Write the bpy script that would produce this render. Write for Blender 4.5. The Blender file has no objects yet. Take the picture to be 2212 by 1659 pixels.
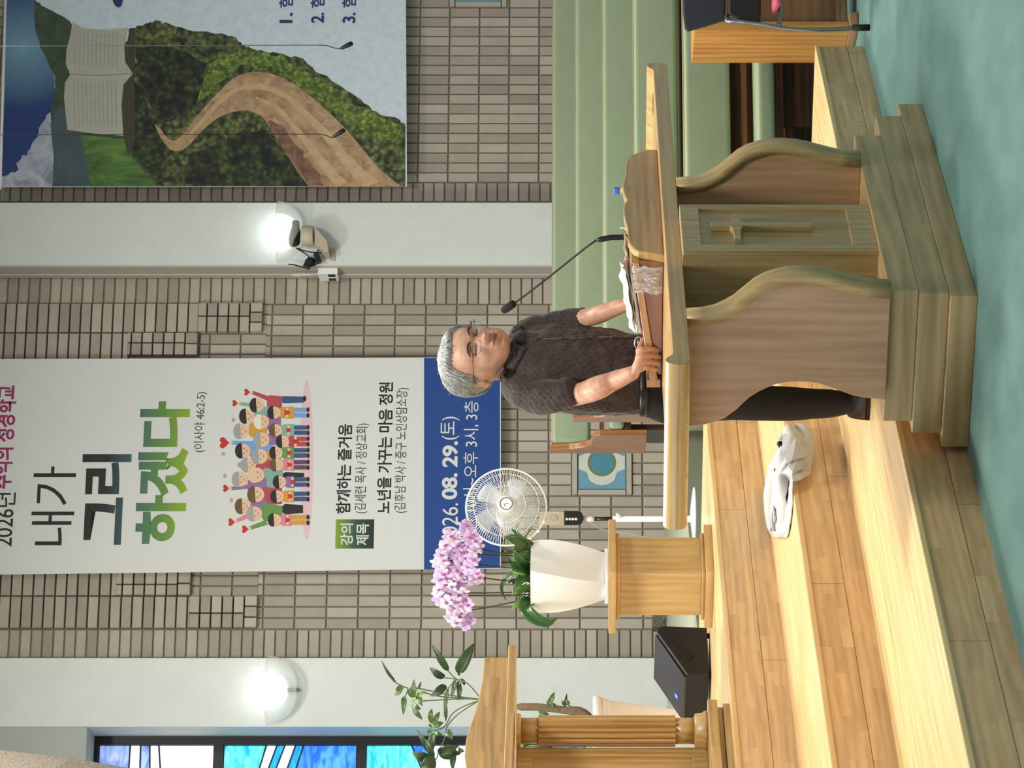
import bpy, bmesh, math, random
from mathutils import Vector, Matrix, noise
from mathutils.geometry import tessellate_polygon
random.seed(7)
SC = bpy.context.scene
COL = SC.collection
# ---------------------------------------------------------------- camera (held upright, a quarter turn)
F = 6500.0; CX = 829.5; CV = 1240.0; HC = 1.408   # CV: the eye level of the seated photographer
cam_d = bpy.data.cameras.new('camera'); cam = bpy.data.objects.new('camera', cam_d); COL.objects.link(cam)
cam.matrix_world = Matrix(((0, 1, 0, 0), (0, 0, -1, 0), (-1, 0, 0, HC), (0, 0, 0, 1)))
cam_d.sensor_fit = 'HORIZONTAL'; cam_d.sensor_width = 36.0; cam_d.lens = F / 2212 * 36.0
cam_d.shift_x = -(CV - 1106.0) / 2212.0
cam_d.clip_start = 0.5; cam_d.clip_end = 200
SC.camera = cam
# ---------------------------------------------------------------- light of the hall
wd = bpy.data.worlds.new('hall_light'); SC.world = wd; wd.use_nodes = True
wd.node_tree.nodes['Background'].inputs[0].default_value = (0.84, 0.93, 1.0, 1)   # daylight filling the hall from its windows
wd.node_tree.nodes['Background'].inputs[1].default_value = 0.50
def area(name, loc, rot, sx, sy, power, col):
    l = bpy.data.lights.new(name, 'AREA'); l.shape = 'RECTANGLE'; l.size = sx; l.size_y = sy; l.energy = power; l.color = col
    o = bpy.data.objects.new(name, l); COL.objects.link(o); o.location = loc; o.rotation_euler = rot; return o
ZC = 6.6                                          # ceiling height; the lamps hang just below it
area('ceiling_lamp', (0.6, 9.6, ZC - 0.05), (0, 0, 0.4), 1.2, 1.2, 330, (1.0, 0.95, 0.85))
area('ceiling_lamp', (-2.4, 12.6, ZC - 0.05), (0, 0, 0.4), 1.2, 1.2, 340, (1.0, 0.93, 0.82))
area('ceiling_lamp', (1.8, 15.6, ZC - 0.05), (0, 0, 0.4), 1.0, 1.0, 310, (1.0, 0.96, 0.89))
area('ceiling_lamp', (-1.6, 17.2, ZC - 0.05), (0, 0, 0.4), 0.9, 0.9, 260, (1.0, 0.96, 0.90))
area('side_fill_light', (-7.0, 6.5, 2.6), (math.radians(78), 0, math.radians(-62)), 2.4, 2.4, 150, (0.90, 0.95, 1.0))  # unseen fill from the left, added to brighten the pulpit's side
SC.view_settings.view_transform = 'Standard'; SC.view_settings.look = 'None'
SC.view_settings.exposure = 0.0; SC.view_settings.gamma = 1.0; SC.view_settings.use_curve_mapping = False
try:
    SC.cycles.use_adaptive_sampling = True; SC.cycles.max_bounces = 8; SC.cycles.use_denoising = True
except Exception: pass

# ---------------------------------------------------------------- helpers
def W(x, y, Y):                                   # photo pixel + depth -> point
    return Vector(((CX - y) * Y / F, Y, HC - (x - CV) * Y / F))
def G(x, y, Z):                                   # photo pixel on the level Z
    return W(x, y, (HC - Z) * F / (x - CV))
def frame(loc, rz=0.0): return Matrix.Translation(Vector(loc)) @ Matrix.Rotation(rz, 4, 'Z')
def hit(M, x, y, ax, val):                        # photo pixel on the local plane axis=val of frame M
    Mi = M.inverted(); o = Mi @ Vector((0, 0, HC)); d = (Mi.to_3x3() @ Vector(((CX - y) / F, 1, -(x - CV) / F)))
    return o + d * ((val - o[ax]) / d[ax])
def loc_(M, x, y, Y): return M.inverted() @ W(x, y, Y)
def srgb(r, g, b):
    f = lambda c: (c / 255 / 12.92) if c / 255 <= 0.04045 else ((c / 255 + 0.055) / 1.055) ** 2.4
    return (f(r), f(g), f(b), 1)

# ---- materials
MATS = {}
def nmat(name):
    m = bpy.data.materials.new(name); m.use_nodes = True; nt = m.node_tree
    return m, nt, nt.nodes, nt.links, nt.nodes['Principled BSDF']
def N(nt, t, **kw):
    n = nt.nodes.new(t)
    for k, v in kw.items(): setattr(n, k, v)
    return n
def plain(name, rgb, rough=0.5, metal=0.0, noise_amt=0.06, nscale=30, bump=0.0, bscale=200, emit=0, alpha=None, trans=0, coat=0, sheen=0, spec=None):
    if name in MATS: return MATS[name]
    m, nt, ns, lk, b = nmat(name); c = srgb(*rgb)
    b.inputs['Roughness'].default_value = rough; b.inputs['Metallic'].default_value = metal
    if spec is not None: b.inputs['Specular IOR Level'].default_value = spec
    tc = N(nt, 'ShaderNodeTexCoord')
    if noise_amt:
        no = N(nt, 'ShaderNodeTexNoise'); no.inputs['Scale'].default_value = nscale; no.inputs['Detail'].default_value = 5
        lk.new(tc.outputs['Object'], no.inputs['Vector'])
        mx = N(nt, 'ShaderNodeMix', data_type='RGBA'); lk.new(no.outputs['Fac'], mx.inputs[0])
        mx.inputs[6].default_value = tuple(max(0, v * (1 - 2 * noise_amt)) for v in c[:3]) + (1,)
        mx.inputs[7].default_value = tuple(min(1, v * (1 + 2 * noise_amt)) for v in c[:3]) + (1,)
        lk.new(mx.outputs[2], b.inputs['Base Color'])
    else: b.inputs['Base Color'].default_value = c
    if bump:
        n2 = N(nt, 'ShaderNodeTexNoise'); n2.inputs['Scale'].default_value = bscale; n2.inputs['Detail'].default_value = 3
        lk.new(tc.outputs['Object'], n2.inputs['Vector'])
        bp = N(nt, 'ShaderNodeBump'); bp.inputs['Strength'].default_value = bump; bp.inputs['Distance'].default_value = 0.01
        lk.new(n2.outputs['Fac'], bp.inputs['Height']); lk.new(bp.outputs['Normal'], b.inputs['Normal'])
    if emit:
        b.inputs['Emission Color'].default_value = c; b.inputs['Emission Strength'].default_value = emit
    if trans: b.inputs['Transmission Weight'].default_value = trans
    if alpha is not None: b.inputs['Alpha'].default_value = alpha
    if coat: b.inputs['Coat Weight'].default_value = coat
    if sheen: b.inputs['Sheen Weight'].default_value = sheen
    MATS[name] = m; return m
def wood(name, light, dark, gx=1.5, gy=26, rough=0.38, blocks=None, seam=None, coat=0.15, wavy=0.5, bvar=0.12):
    """grain runs along U; blocks=(len, height) of finger-jointed staves, seam=(len, height) of boards"""
    if name in MATS: return MATS[name]
    m, nt, ns, lk, b = nmat(name)
    tc = N(nt, 'ShaderNodeTexCoord')
    mp = N(nt, 'ShaderNodeMapping'); mp.inputs['Scale'].default_value = (gx, gy, 1); lk.new(tc.outputs['UV'], mp.inputs[0])
    no = N(nt, 'ShaderNodeTexNoise'); no.inputs['Scale'].default_value = 1.6; no.inputs['Detail'].default_value = 7; no.inputs['Roughness'].default_value = 0.50
    no.inputs['Distortion'].default_value = 0.35
    mp2 = N(nt, 'ShaderNodeMapping'); mp2.inputs['Scale'].default_value = (gx * 0.35, gy * 0.22, 1); lk.new(tc.outputs['UV'], mp2.inputs[0])
    wv = N(nt, 'ShaderNodeTexWave', wave_type='BANDS', bands_direction='Y'); wv.inputs['Scale'].default_value = 1.4
    wv.inputs['Distortion'].default_value = 9; wv.inputs['Detail'].default_value = 3; wv.inputs['Detail Scale'].default_value = 0.8
    br = None
    if blocks:
        br = N(nt, 'ShaderNodeTexBrick'); br.offset = 0.37; br.inputs['Color1'].default_value = (0, 0, 0, 1); br.inputs['Color2'].default_value = (1, 1, 1, 1)
        br.inputs['Scale'].default_value = 1; br.inputs['Mortar Size'].default_value = 0.0006; br.inputs['Mortar'].default_value = (0.3, 0.3, 0.3, 1)
        br.inputs['Brick Width'].default_value = blocks[0]; br.inputs['Row Height'].default_value = blocks[1]
        lk.new(tc.outputs['UV'], br.inputs['Vector'])
        av = N(nt, 'ShaderNodeVectorMath', operation='MULTIPLY_ADD'); lk.new(br.outputs['Color'], av.inputs[0]); av.inputs[1].default_value = (7, 13, 0)
        lk.new(mp.outputs[0], av.inputs[2]); lk.new(av.outputs[0], no.inputs['Vector'])
    else: lk.new(mp.outputs[0], no.inputs['Vector'])
    lk.new(mp2.outputs[0], wv.inputs['Vector'])
    ad = N(nt, 'ShaderNodeMix', data_type='FLOAT'); ad.inputs[0].default_value = 0.35 * wavy
    lk.new(no.outputs['Fac'], ad.inputs[2]); lk.new(wv.outputs['Fac'], ad.inputs[3])
    cr = N(nt, 'ShaderNodeValToRGB'); cr.color_ramp.elements[0].position = 0.30; cr.color_ramp.elements[1].position = 0.68
    cr.color_ramp.elements[0].color = srgb(*dark); cr.color_ramp.elements[1].color = srgb(*light)
    lk.new(ad.outputs[0], cr.inputs[0]); out = cr.outputs[0]
    if br:
        hs = N(nt, 'ShaderNodeHueSaturation'); mr = N(nt, 'ShaderNodeMapRange'); lk.new(br.outputs['Color'], mr.inputs[0])
        mr.inputs[3].default_value = 1 - bvar; mr.inputs[4].default_value = 1 + bvar * 0.7
        lk.new(mr.outputs[0], hs.inputs['Value']); lk.new(out, hs.inputs['Color']); out = hs.outputs[0]
    if seam:
        s2 = N(nt, 'ShaderNodeTexBrick'); s2.offset = 0.4; s2.inputs['Scale'].default_value = 1; s2.inputs['Mortar Size'].default_value = 0.0016
        s2.inputs['Brick Width'].default_value = seam[0]; s2.inputs['Row Height'].default_value = seam[1]
        s2.inputs['Color1'].default_value = (1, 1, 1, 1); s2.inputs['Color2'].default_value = (1, 1, 1, 1); s2.inputs['Mortar'].default_value = (0.22, 0.17, 0.12, 1)
        lk.new(tc.outputs['UV'], s2.inputs['Vector'])
        mu = N(nt, 'ShaderNodeMix', data_type='RGBA', blend_type='MULTIPLY'); mu.inputs[0].default_value = 1
        lk.new(out, mu.inputs[6]); lk.new(s2.outputs['Color'], mu.inputs[7]); out = mu.outputs[2]
    lk.new(out, b.inputs['Base Color']); b.inputs['Roughness'].default_value = rough; b.inputs['Coat Weight'].default_value = coat
    b.inputs['Coat Roughness'].default_value = 0.25
    bp = N(nt, 'ShaderNodeBump'); bp.inputs['Strength'].default_value = 0.06; bp.inputs['Distance'].default_value = 0.004
    lk.new(ad.outputs[0], bp.inputs['Height']); lk.new(bp.outputs['Normal'], b.inputs['Normal'])
    MATS[name] = m; return m

# ---- mesh builder
class MB:
    def __init__(s): s.b = bmesh.new(); s.mi = 0
    def _fin(s, geom_faces):
        for f in geom_faces: f.material_index = s.mi
    def face(s, pts):
        vs = [s.b.verts.new(Vector(p)) for p in pts]
        f = s.b.faces.new(vs); f.material_index = s.mi; return f
    def box(s, lo, hi, bev=0.0, seg=2):
        lo = Vector(lo); hi = Vector(hi); t = bmesh.new()
        bmesh.ops.create_cube(t, size=1.0)
        for v in t.verts: v.co = Vector((lo[i] + (v.co[i] + 0.5) * (hi[i] - lo[i]) for i in range(3)))
        if bev: bmesh.ops.bevel(t, geom=t.edges[:], offset=bev, segments=seg, profile=0.6, affect='EDGES')
        s.merge(t); return s
    def obox(s, c, size, M3=None, bev=0.0, seg=2):  # oriented box
        t = bmesh.new(); bmesh.ops.create_cube(t, size=1.0)
        for v in t.verts: v.co = Vector((v.co[i] * size[i] for i in range(3)))
        if bev: bmesh.ops.bevel(t, geom=t.edges[:], offset=bev, segments=seg, profile=0.6, affect='EDGES')
        M = Matrix.Translation(Vector(c)) @ (M3.to_4x4() if M3 is not None else Matrix.Identity(4))
        bmesh.ops.transform(t, matrix=M, verts=t.verts[:]); s.merge(t); return s
    def merge(s, t):
        vm = {v: s.b.verts.new(v.co) for v in t.verts}
        for f in t.faces:
            try:
                nf = s.b.faces.new([vm[v] for v in f.verts]); nf.material_index = s.mi; nf.smooth = f.smooth
            except ValueError: pass
        t.free()
    def prism(s, poly, to3, t0, t1, bev=0.0, seg=2):
        """poly: 2D outline; to3(a,b,t) -> 3D"""
        t = bmesh.new()
        a = [t.verts.new(Vector(to3(p[0], p[1], t0))) for p in poly]; b_ = [t.verts.new(Vector(to3(p[0], p[1], t1))) for p in poly]
        n = len(poly); f0 = t.faces.new(a); f1 = t.faces.new(b_[::-1])
        for i in range(n): t.faces.new((a[(i + 1) % n], a[i], b_[i], b_[(i + 1) % n]))
        bmesh.ops.recalc_face_normals(t, faces=t.faces[:])
        if bev:
            es = [e for e in f0.edges] + [e for e in f1.edges]
            bmesh.ops.bevel(t, geom=es, offset=bev, segments=seg, profile=0.5, affect='EDGES')
        big = [f for f in t.faces if len(f.verts) > 4]
        if big: bmesh.ops.triangulate(t, faces=big)
        s.merge(t); return s
    def tube(s, pts, r, seg=8, cap=True, flat=None):
        pts = [Vector(p) for p in pts]; n = len(pts)
        rs = [r] * n if not hasattr(r, '__len__') else list(r)
        rings = []; up = None
        for i, p in enumerate(pts):
            t = (pts[min(i + 1, n - 1)] - pts[max(i - 1, 0)]); t.normalize()
            if up is None:
                up = Vector((0, 0, 1)) if abs(t.z) < 0.9 else Vector((1, 0, 0))
            sx = t.cross(up); sx.normalize(); up = sx.cross(t); up.normalize()
            k = flat if flat else 1.0
            rings.append([s.b.verts.new(p + (sx * math.cos(2 * math.pi * j / seg) + up * (k * math.sin(2 * math.pi * j / seg))) * rs[i]) for j in range(seg)])
        for i in range(n - 1):
            for j in range(seg):
                f = s.b.faces.new((rings[i][j], rings[i][(j + 1) % seg], rings[i + 1][(j + 1) % seg], rings[i + 1][j])); f.smooth = True; f.material_index = s.mi
        if cap:
            for rg in (rings[0][::-1], rings[-1]):
                f = s.b.faces.new(rg); f.material_index = s.mi
        return s
    def rings(s, rings, close=True, capa=True, capb=True, smooth=True):
        R = [[s.b.verts.new(Vector(p)) for p in rg] for rg in rings]; n = len(R[0])
        for i in range(len(R) - 1):
            for j in range(n if close else n - 1):
                f = s.b.faces.new((R[i][j], R[i][(j + 1) % n], R[i + 1][(j + 1) % n], R[i + 1][j])); f.smooth = smooth; f.material_index = s.mi
        if close and capa: s.b.faces.new(R[0][::-1]).material_index = s.mi
        if close and capb: s.b.faces.new(R[-1]).material_index = s.mi
        return s
    def lathe(s, prof, c=(0, 0, 0), seg=24, axis='z', M3=None, a0=0, a1=None, cap=True):
        c = Vector(c); full = a1 is None; A = 2 * math.pi if full else a1 - a0; rg = []
        cnt = seg if full else seg + 1
        for (r, z) in prof:
            q = []
            for j in range(cnt):
                a = a0 + A * j / seg
                v = Vector((r * math.cos(a), r * math.sin(a), z))
                if axis == 'y': v = Vector((v.x, v.z, v.y))
                if axis == 'x': v = Vector((v.z, v.x, v.y))
                if M3 is not None: v = M3 @ v
                q.append(c + v)
            rg.append(q)
        s.rings(rg, close=full, capa=cap and full, capb=cap and full); return s
    def ball(s, c, r, seg=12, sc=(1, 1, 1), M3=None):
        t = bmesh.new(); bmesh.ops.create_uvsphere(t, u_segments=seg, v_segments=max(6, seg * 2 // 3), radius=r)
        for v in t.verts:
            q = Vector((v.co.x * sc[0], v.co.y * sc[1], v.co.z * sc[2])); v.co = Vector(c) + (M3 @ q if M3 is not None else q)
        for f in t.faces: f.smooth = True
        s.merge(t); return s
    def build(s, name, mat, parent=None, grain=None, smooth=False, uvoff=(0, 0), recalc=True, weld=0.0, mats=None, uvrot=0):
        if weld: bmesh.ops.remove_doubles(s.b, verts=s.b.verts[:], dist=weld)
        if recalc: bmesh.ops.recalc_face_normals(s.b, faces=s.b.faces[:])
        me = bpy.data.meshes.new(name); 
        uvl = s.b.loops.layers.uv.new('UVMap'); s.b.normal_update(); ga = {'x': 0, 'y': 1, 'z': 2}.get(grain)
        for f in s.b.faces:
            n = f.normal; k = max(range(3), key=lambda i: abs(n[i])); ab = [i for i in range(3) if i != k]
            if ga in ab and ab[0] != ga: ab = [ab[1], ab[0]]
            for l in f.loops: l[uvl].uv = (l.vert.co[ab[0]] + uvoff[0], l.vert.co[ab[1]] + uvoff[1])
            if smooth: f.smooth = True
        s.b.to_mesh(me); s.b.free()
        for mm in (mats or [mat]): me.materials.append(mm)
        o = bpy.data.objects.new(name, me); COL.objects.link(o)
        if parent is not None: o.parent = parent
        return o
def tag(o, label=None, cat=None, group=None, kind=None):
    if label: o['label'] = label
    if cat: o['category'] = cat
    if group: o['group'] = group
    if kind: o['kind'] = kind
    return o
def thing(name, M, label, cat, group=None):
    o = bpy.data.objects.new(name, None); COL.objects.link(o); o.matrix_world = M; o.empty_display_size = 0.1
    return tag(o, label, cat, group)
def struct(o, M=None):
    o['kind'] = 'structure'
    if M is not None: o.matrix_world = M
    return o
def mods(o, *ms):
    for (t, kw) in ms:
        md = o.modifiers.new(t.lower(), t)
        for k, v in kw.items(): setattr(md, k, v)
    return o
def bake(o):
    dg = bpy.context.evaluated_depsgraph_get(); dg.update()
    me = bpy.data.meshes.new_from_object(o.evaluated_get(dg)); old = o.data; o.modifiers.clear(); o.data = me
    return o
def smooth_poly(pts, n=6, closed=False):          # Catmull-Rom
    P_ = [Vector(p) for p in pts]; out = []; m = len(P_)
    rng = range(m) if closed else range(m - 1)
    for i in rng:
        p0 = P_[(i - 1) % m] if closed or i > 0 else P_[0] * 2 - P_[1]
        p1 = P_[i]; p2 = P_[(i + 1) % m]
        p3 = P_[(i + 2) % m] if closed or i + 2 < m else P_[-1] * 2 - P_[-2]
        for k in range(n):
            t = k / n; out.append(0.5 * ((2 * p1) + (p2 - p0) * t + (2 * p0 - 5 * p1 + 4 * p2 - p3) * t * t + (3 * p1 - p0 - 3 * p2 + p3) * t ** 3))
    if not closed: out.append(P_[-1])
    return out
XZ = lambda a, b, t: (a, t, b)
XY = lambda a, b, t: (a, b, t)
YZ = lambda a, b, t: (t, a, b)

# ---- frames: the stage runs at 45 degrees to the back wall
SA = math.radians(64)                             # local x of the stage and the pulpit
WA = math.radians(17.5)                             # local x of the back wall, local y goes into it
C0 = G(1865, 98, 0.0)                             # right front corner of the stage
MS = frame((C0.x, C0.y, 0), SA)
YW = 22.3
MW = frame((W(1434, 1119, YW).x, YW, 0), WA)

# ---- shared materials
oak = wood('golden_oak', (214, 178, 118), (176, 134, 76), 2.0, 30)
oak_blocks = wood('oak_staves', (212, 178, 122), (180, 142, 88), 2.0, 26, blocks=(0.36, 0.045), bvar=0.16)
riser_wood = wood('oak_riser_boards', (220, 188, 142), (200, 160, 112), 2.0, 26, blocks=(0.30, 0.0445), seam=(2.3, 0.1335), bvar=0.14)
tread_wood = wood('pine_tread', (240, 214, 162), (214, 176, 116), 0.8, 16, wavy=0.2, rough=0.32)
pulpit_wood = wood('ash_pulpit', (188, 164, 116), (156, 130, 84), 1.6, 24, wavy=0.3, rough=0.42)
pulpit_side = wood('ash_figured_lit_side', (186, 152, 116), (160, 124, 90), 1.3, 20, wavy=0.25, rough=0.42)  # ash toned pinker, the light on the side panels put into its colour
trim_oak = wood('honey_oak', (206, 174, 118), (174, 138, 84), 1.8, 26)
dark_wood = wood('dark_walnut', (78, 48, 28), (44, 26, 16), 1.8, 26)
pew_wood = wood('varnished_pew', (172, 118, 70), (132, 84, 46), 1.6, 24, rough=0.3, coat=0.4)
white_plaster = plain('white_plaster', (214, 218, 216), 0.62, noise_amt=0.03, nscale=6, bump=0.25, bscale=60)
white_plastic = plain('white_plastic', (236, 236, 234), 0.35, noise_amt=0)
black_plastic = plain('black_plastic', (13, 13, 14), 0.45, noise_amt=0.05)
black_rubber = plain('black_rubber', (14, 14, 15), 0.7, noise_amt=0)
chrome = plain('brushed_metal', (190, 190, 192), 0.25, metal=1.0, noise_amt=0)
steel = plain('steel_tube', (150, 152, 155), 0.3, metal=0.9, noise_amt=0)
green_leather = plain('sage_green_leather', (140, 154, 126), 0.5, noise_amt=0.04, nscale=8, bump=0.08, bscale=300)
# ================================================================ the setting
# ---- carpet
carpet, nt, ns, lk, b = nmat('teal_carpet')
tc = N(nt, 'ShaderNodeTexCoord')
n1 = N(nt, 'ShaderNodeTexNoise'); n1.inputs['Scale'].default_value = 420; n1.inputs['Detail'].default_value = 2; lk.new(tc.outputs['Object'], n1.inputs['Vector'])
mpc = N(nt, 'ShaderNodeMapping'); mpc.inputs['Scale'].default_value = (1, 0.35, 1); lk.new(tc.outputs['Object'], mpc.inputs[0])
n2 = N(nt, 'ShaderNodeTexNoise'); n2.inputs['Scale'].default_value = 5; n2.inputs['Detail'].default_value = 4; lk.new(mpc.outputs[0], n2.inputs['Vector'])
mx = N(nt, 'ShaderNodeMix', data_type='FLOAT'); mx.inputs[0].default_value = 0.45; lk.new(n1.outputs['Fac'], mx.inputs[2]); lk.new(n2.outputs['Fac'], mx.inputs[3])
cr = N(nt, 'ShaderNodeValToRGB'); cr.color_ramp.elements[0].position = 0.35; cr.color_ramp.elements[1].position = 0.66
cr.color_ramp.elements[0].color = srgb(56, 100, 94); cr.color_ramp.elements[1].color = srgb(92, 138, 130)
lk.new(mx.outputs[0], cr.inputs[0]); lk.new(cr.outputs[0], b.inputs['Base Color']); b.inputs['Roughness'].default_value = 0.95
b.inputs['Sheen Weight'].default_value = 0.25
bp = N(nt, 'ShaderNodeBump'); bp.inputs['Strength'].default_value = 0.5; bp.inputs['Distance'].default_value = 0.006
lk.new(n1.outputs['Fac'], bp.inputs['Height']); lk.new(bp.outputs['Normal'], b.inputs['Normal'])
m = MB(); m.box((-14, 4, -0.12), (14, 26, 0))
struct(m.build('floor', carpet))

m = MB(); m.box((-9, 5, ZC), (9, 26, ZC + 0.2)); struct(m.build('ceiling', plain('ceiling_board', (206, 200, 188), 0.9, noise_amt=0.03)))
# ---- stage steps (local x along the edge, local y to the back)
def sy(x, y, Z): return (MS.inverted() @ G(x, y, Z)).y
R1, R2, R3 = 0.235, 0.481, 0.74
y2 = sy(1837, 1050, R1); y3 = sy(1653, 1050, R2)
SL = -9.0
def step(name, ya, yb, z0, z1, x1):
    m = MB(); nose = 0.006
    m.box((SL, ya, z0), (x1, ya + 0.02, z1 - 0.02)); o = m.build(name + '_riser', riser_wood, grain='x', uvoff=(0, 0.003 - z1))
    return o
def stage_level(n, ya, yb, z0, z1, x1=0.0):
    root = bpy.data.objects.new('floor_stage_%d' % n, None); COL.objects.link(root); root.matrix_world = MS; root['kind'] = 'structure'
    m = MB(); m.box((SL, ya + 0.004, z0), (x1 - 0.004, yb, z1 - 0.022))
    m.build('riser', riser_wood, root, grain='x', uvoff=(0.1 * n, 0.133 * 3 - z1 + 0.022))
    m = MB(); m.box((SL, ya, z1 - 0.022), (x1, yb, z1), 0.004, 2)
    m.build('tread', tread_wood, root, grain='x', uvoff=(n * 3.7, 0))
    return root
stage_level(1, 0, y2 + 0.02, 0, R1)
stage_level(2, y2, y3 + 0.02, R1, R2)
YS = sy(1491, 1150, R3)
stage_level(3, y3, YS, R2, R3)
# ---- sage floor between the stage and the back wall
def wl(x, y, off=0.0): return hit(MW, x, y, 1, off)   # photo pixel on the wall plane (local)
sage = plain('sage_floor', (170, 176, 150), 0.45, noise_amt=0.03, nscale=4)
# polygon: behind the stage edge up to the wall, left of the choir
p_a = MS @ Vector((0, YS, 0)); p_b = MS @ Vector((SL, YS, 0))
wa = MW @ Vector((-7.0, 0.1, 0)); 
rA = W(1385, 935, 20.6)
m = MB()
yE = (MW.inverted() @ W(1635, 200, 15.93)).y; PITCH = 0.96      # seat front of the nearest pew, pew spacing
yA = yE + 4 * PITCH
wr = MW @ Vector((6.0, 0.1, 0)); wr2 = MW @ Vector((6.0, yA - 0.35, 0)); wr3 = MW @ Vector(((MW.inverted() @ W(1430, 950, 19.2)).x, yA - 0.35, 0))
poly = [(p_b.x, p_b.y), (p_a.x, p_a.y), (wr3.x, wr3.y), (wr2.x, wr2.y), (wr.x, wr.y), (wa.x, wa.y)]
m.prism(poly, XY, 0.0, R3 - 0.001)
struct(m.build('floor_platform', sage))
TIERS = [0.0, 0.25, 0.42, 0.585, R3]
for k in (1, 2, 3):
    x0t = (MW.inverted() @ W(1430, 700 if k < 3 else 930, 17.0 + k * 0.6)).x
    m = MB(); m.box((x0t, yE + k * PITCH - 0.35, 0), (6.0, yE + (k + 1) * PITCH - 0.352, TIERS[k])); struct(m.build('floor_tier_%d' % k, dark_wood, grain='x'), MW)

# ---- back wall of bricks, local frame MW (x right along the wall, y into the wall)
brick_m, nt, ns, lk, b = nmat('grey_brick')
geo = N(nt, 'ShaderNodeNewGeometry'); tc = N(nt, 'ShaderNodeTexCoord')
cr = N(nt, 'ShaderNodeValToRGB'); cr.color_ramp.elements[0].color = srgb(156, 148, 136); cr.color_ramp.elements[1].color = srgb(184, 176, 164)
lk.new(geo.outputs['Random Per Island'], cr.inputs[0])
no = N(nt, 'ShaderNodeTexNoise'); no.inputs['Scale'].default_value = 9; no.inputs['Detail'].default_value = 6; lk.new(tc.outputs['Object'], no.inputs['Vector'])
mr = N(nt, 'ShaderNodeMapRange'); lk.new(no.outputs['Fac'], mr.inputs[0]); mr.inputs[3].default_value = 0.86; mr.inputs[4].default_value = 1.12
hs = N(nt, 'ShaderNodeHueSaturation'); lk.new(mr.outputs[0], hs.inputs['Value']); lk.new(cr.outputs[0], hs.inputs['Color'])
lk.new(hs.outputs[0], b.inputs['Base Color']); b.inputs['Roughness'].default_value = 0.85
mortar = plain('mortar', (122, 116, 102), 0.95, noise_amt=0.08, nscale=30)
BH, BW, J = 0.2325, 0.0812, 0.0115                # module along the brick, across it, joint
def wx(y, x=1106.0): return wl(x, y).x
def wz(x, y): return wl(x, y).z
class Wall:
    def __init__(s): s.m = MB()
    def brick(s, x0, x1, z0, z1, out=0.0):
        if x1 - x0 < 0.008 or z1 - z0 < 0.008: return
        s.m.mi = 0; s.m.box((x0, -0.012 - out, z0), (x1, 0.03, z1), 0.0035, 1)
    def fill_v(s, x0, x1, z0, z1, zref, out=0.0):  # upright bricks, stacked joints, between x0..x1 z0..z1
        n = max(1, round((x1 - x0) / BW)); w = (x1 - x0) / n
        k0 = math.floor((z0 - zref) / BH)
        for i in range(n):
            k = k0
            while zref + k * BH < z1:
                a = max(z0, zref + k * BH + J / 2); c = min(z1, zref + (k + 1) * BH - J / 2)
                s.brick(x0 + i * w + J / 2, x0 + (i + 1) * w - J / 2, a, c, out); k += 1
    def fill_h(s, x0, x1, z0, z1, zref, ncol=None, out=0.0):  # lying bricks, stacked joints
        n = ncol or max(1, round((x1 - x0) / BH)); w = (x1 - x0) / n
        k0 = math.floor((z0 - zref) / BW)
        for i in range(n):
            k = k0
            while zref + k * BW < z1:
                a = max(z0, zref + k * BW + J / 2); c = min(z1, zref + (k + 1) * BW - J / 2)
                s.brick(x0 + i * w + J / 2, x0 + (i + 1) * w - J / 2, a, c, out); k += 1
XLc1 = wx(1422); XRc0 = wx(600)                   # right edge of the left column, left edge of the right column (with its side)
ZT = wz(-260, 1000)                               # top of what is built
wall = Wall()
xa, xb = wx(1422), wx(600)
jl, jr = wx(1360), wx(658)                        # inner edges of the jambs
zv = wz(1320, 1000)                               # a joint level of the upright bricks
# jambs of lying bricks up to the spring of the corbelled arch
wall.fill_h(xa, jl, R3, ZT, 0.02, 1); wall.fill_h(jr, xb, R3, ZT, 0.02, 1)
# arch steps (image x of the step, outer and inner y of each)
zs1 = wz(556, 1325); zs2 = wz(413, 1260); zs3 = wz(255, 1240)
jl2 = wx(1290); jr2 = wx(722); jl3 = wx(1238); jr3 = wx(772)
zr = wz(568, 680); zr2 = wz(428, 745)
art = (wx(1072), wx(930), wz(1366, 1000), wz(1234, 1000))
# recessed field of upright bricks (around the art tile)
zF = wz(1434, 1000)
wall.fill_v(jl, art[0], zF - 0.02, zs1, zv); wall.fill_v(art[1], jr, zF - 0.02, zs1, zv)
wall.fill_v(art[0], art[1], zF - 0.02, art[2], zv); wall.fill_v(art[0], art[1], art[3], zs1, zv)
wall.fill_v(jl2, jr2, zs1, zs2, zv); wall.fill_v(jl3, jr3, zs2, zs3, zv)
# corbel steps: header bricks and short bricks, standing proud
o1 = 0.05
def corbel(xo, xi, z0, z1, side, cap=2):
    """one step between xo (outer) and xi (inner edge), its lower face at z0, up to z1"""
    hcap = 0.098
    lo_, hi_ = min(xo, xi), max(xo, xi)
    n = max(1, round((hi_ - lo_) / 0.08)); w = (hi_ - lo_) / n
    for i in range(n): wall.brick(lo_ + i * w + J / 2, lo_ + (i + 1) * w - J / 2, z0, z0 + hcap - J, o1)
    mid = lo_ + (hi_ - lo_) * (0.46 if side < 0 else 0.54)
    k = 0
    while z0 + hcap + k * BW < z1 - 0.01:
        a = z0 + hcap + k * BW; c = min(z1, a + BW - J)
        wall.brick(lo_ + J / 2, mid - J / 2, a, c, o1 * 0.9); wall.brick(mid + J / 2, hi_ - J / 2, a, c, o1 * 0.9); k += 1
corbel(jl, jl2, zs1, zs2, -1); corbel(jl2, jl3, zs2, zs3, -1)
corbel(jr, jr2, zr, zr2, 1); corbel(jr2, jr3, zr2, zs3, 1)
wall.fill_v(jr2, jr, min(zr, zs1), max(zr, zs1), zv) if zr > zs1 else None
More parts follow.
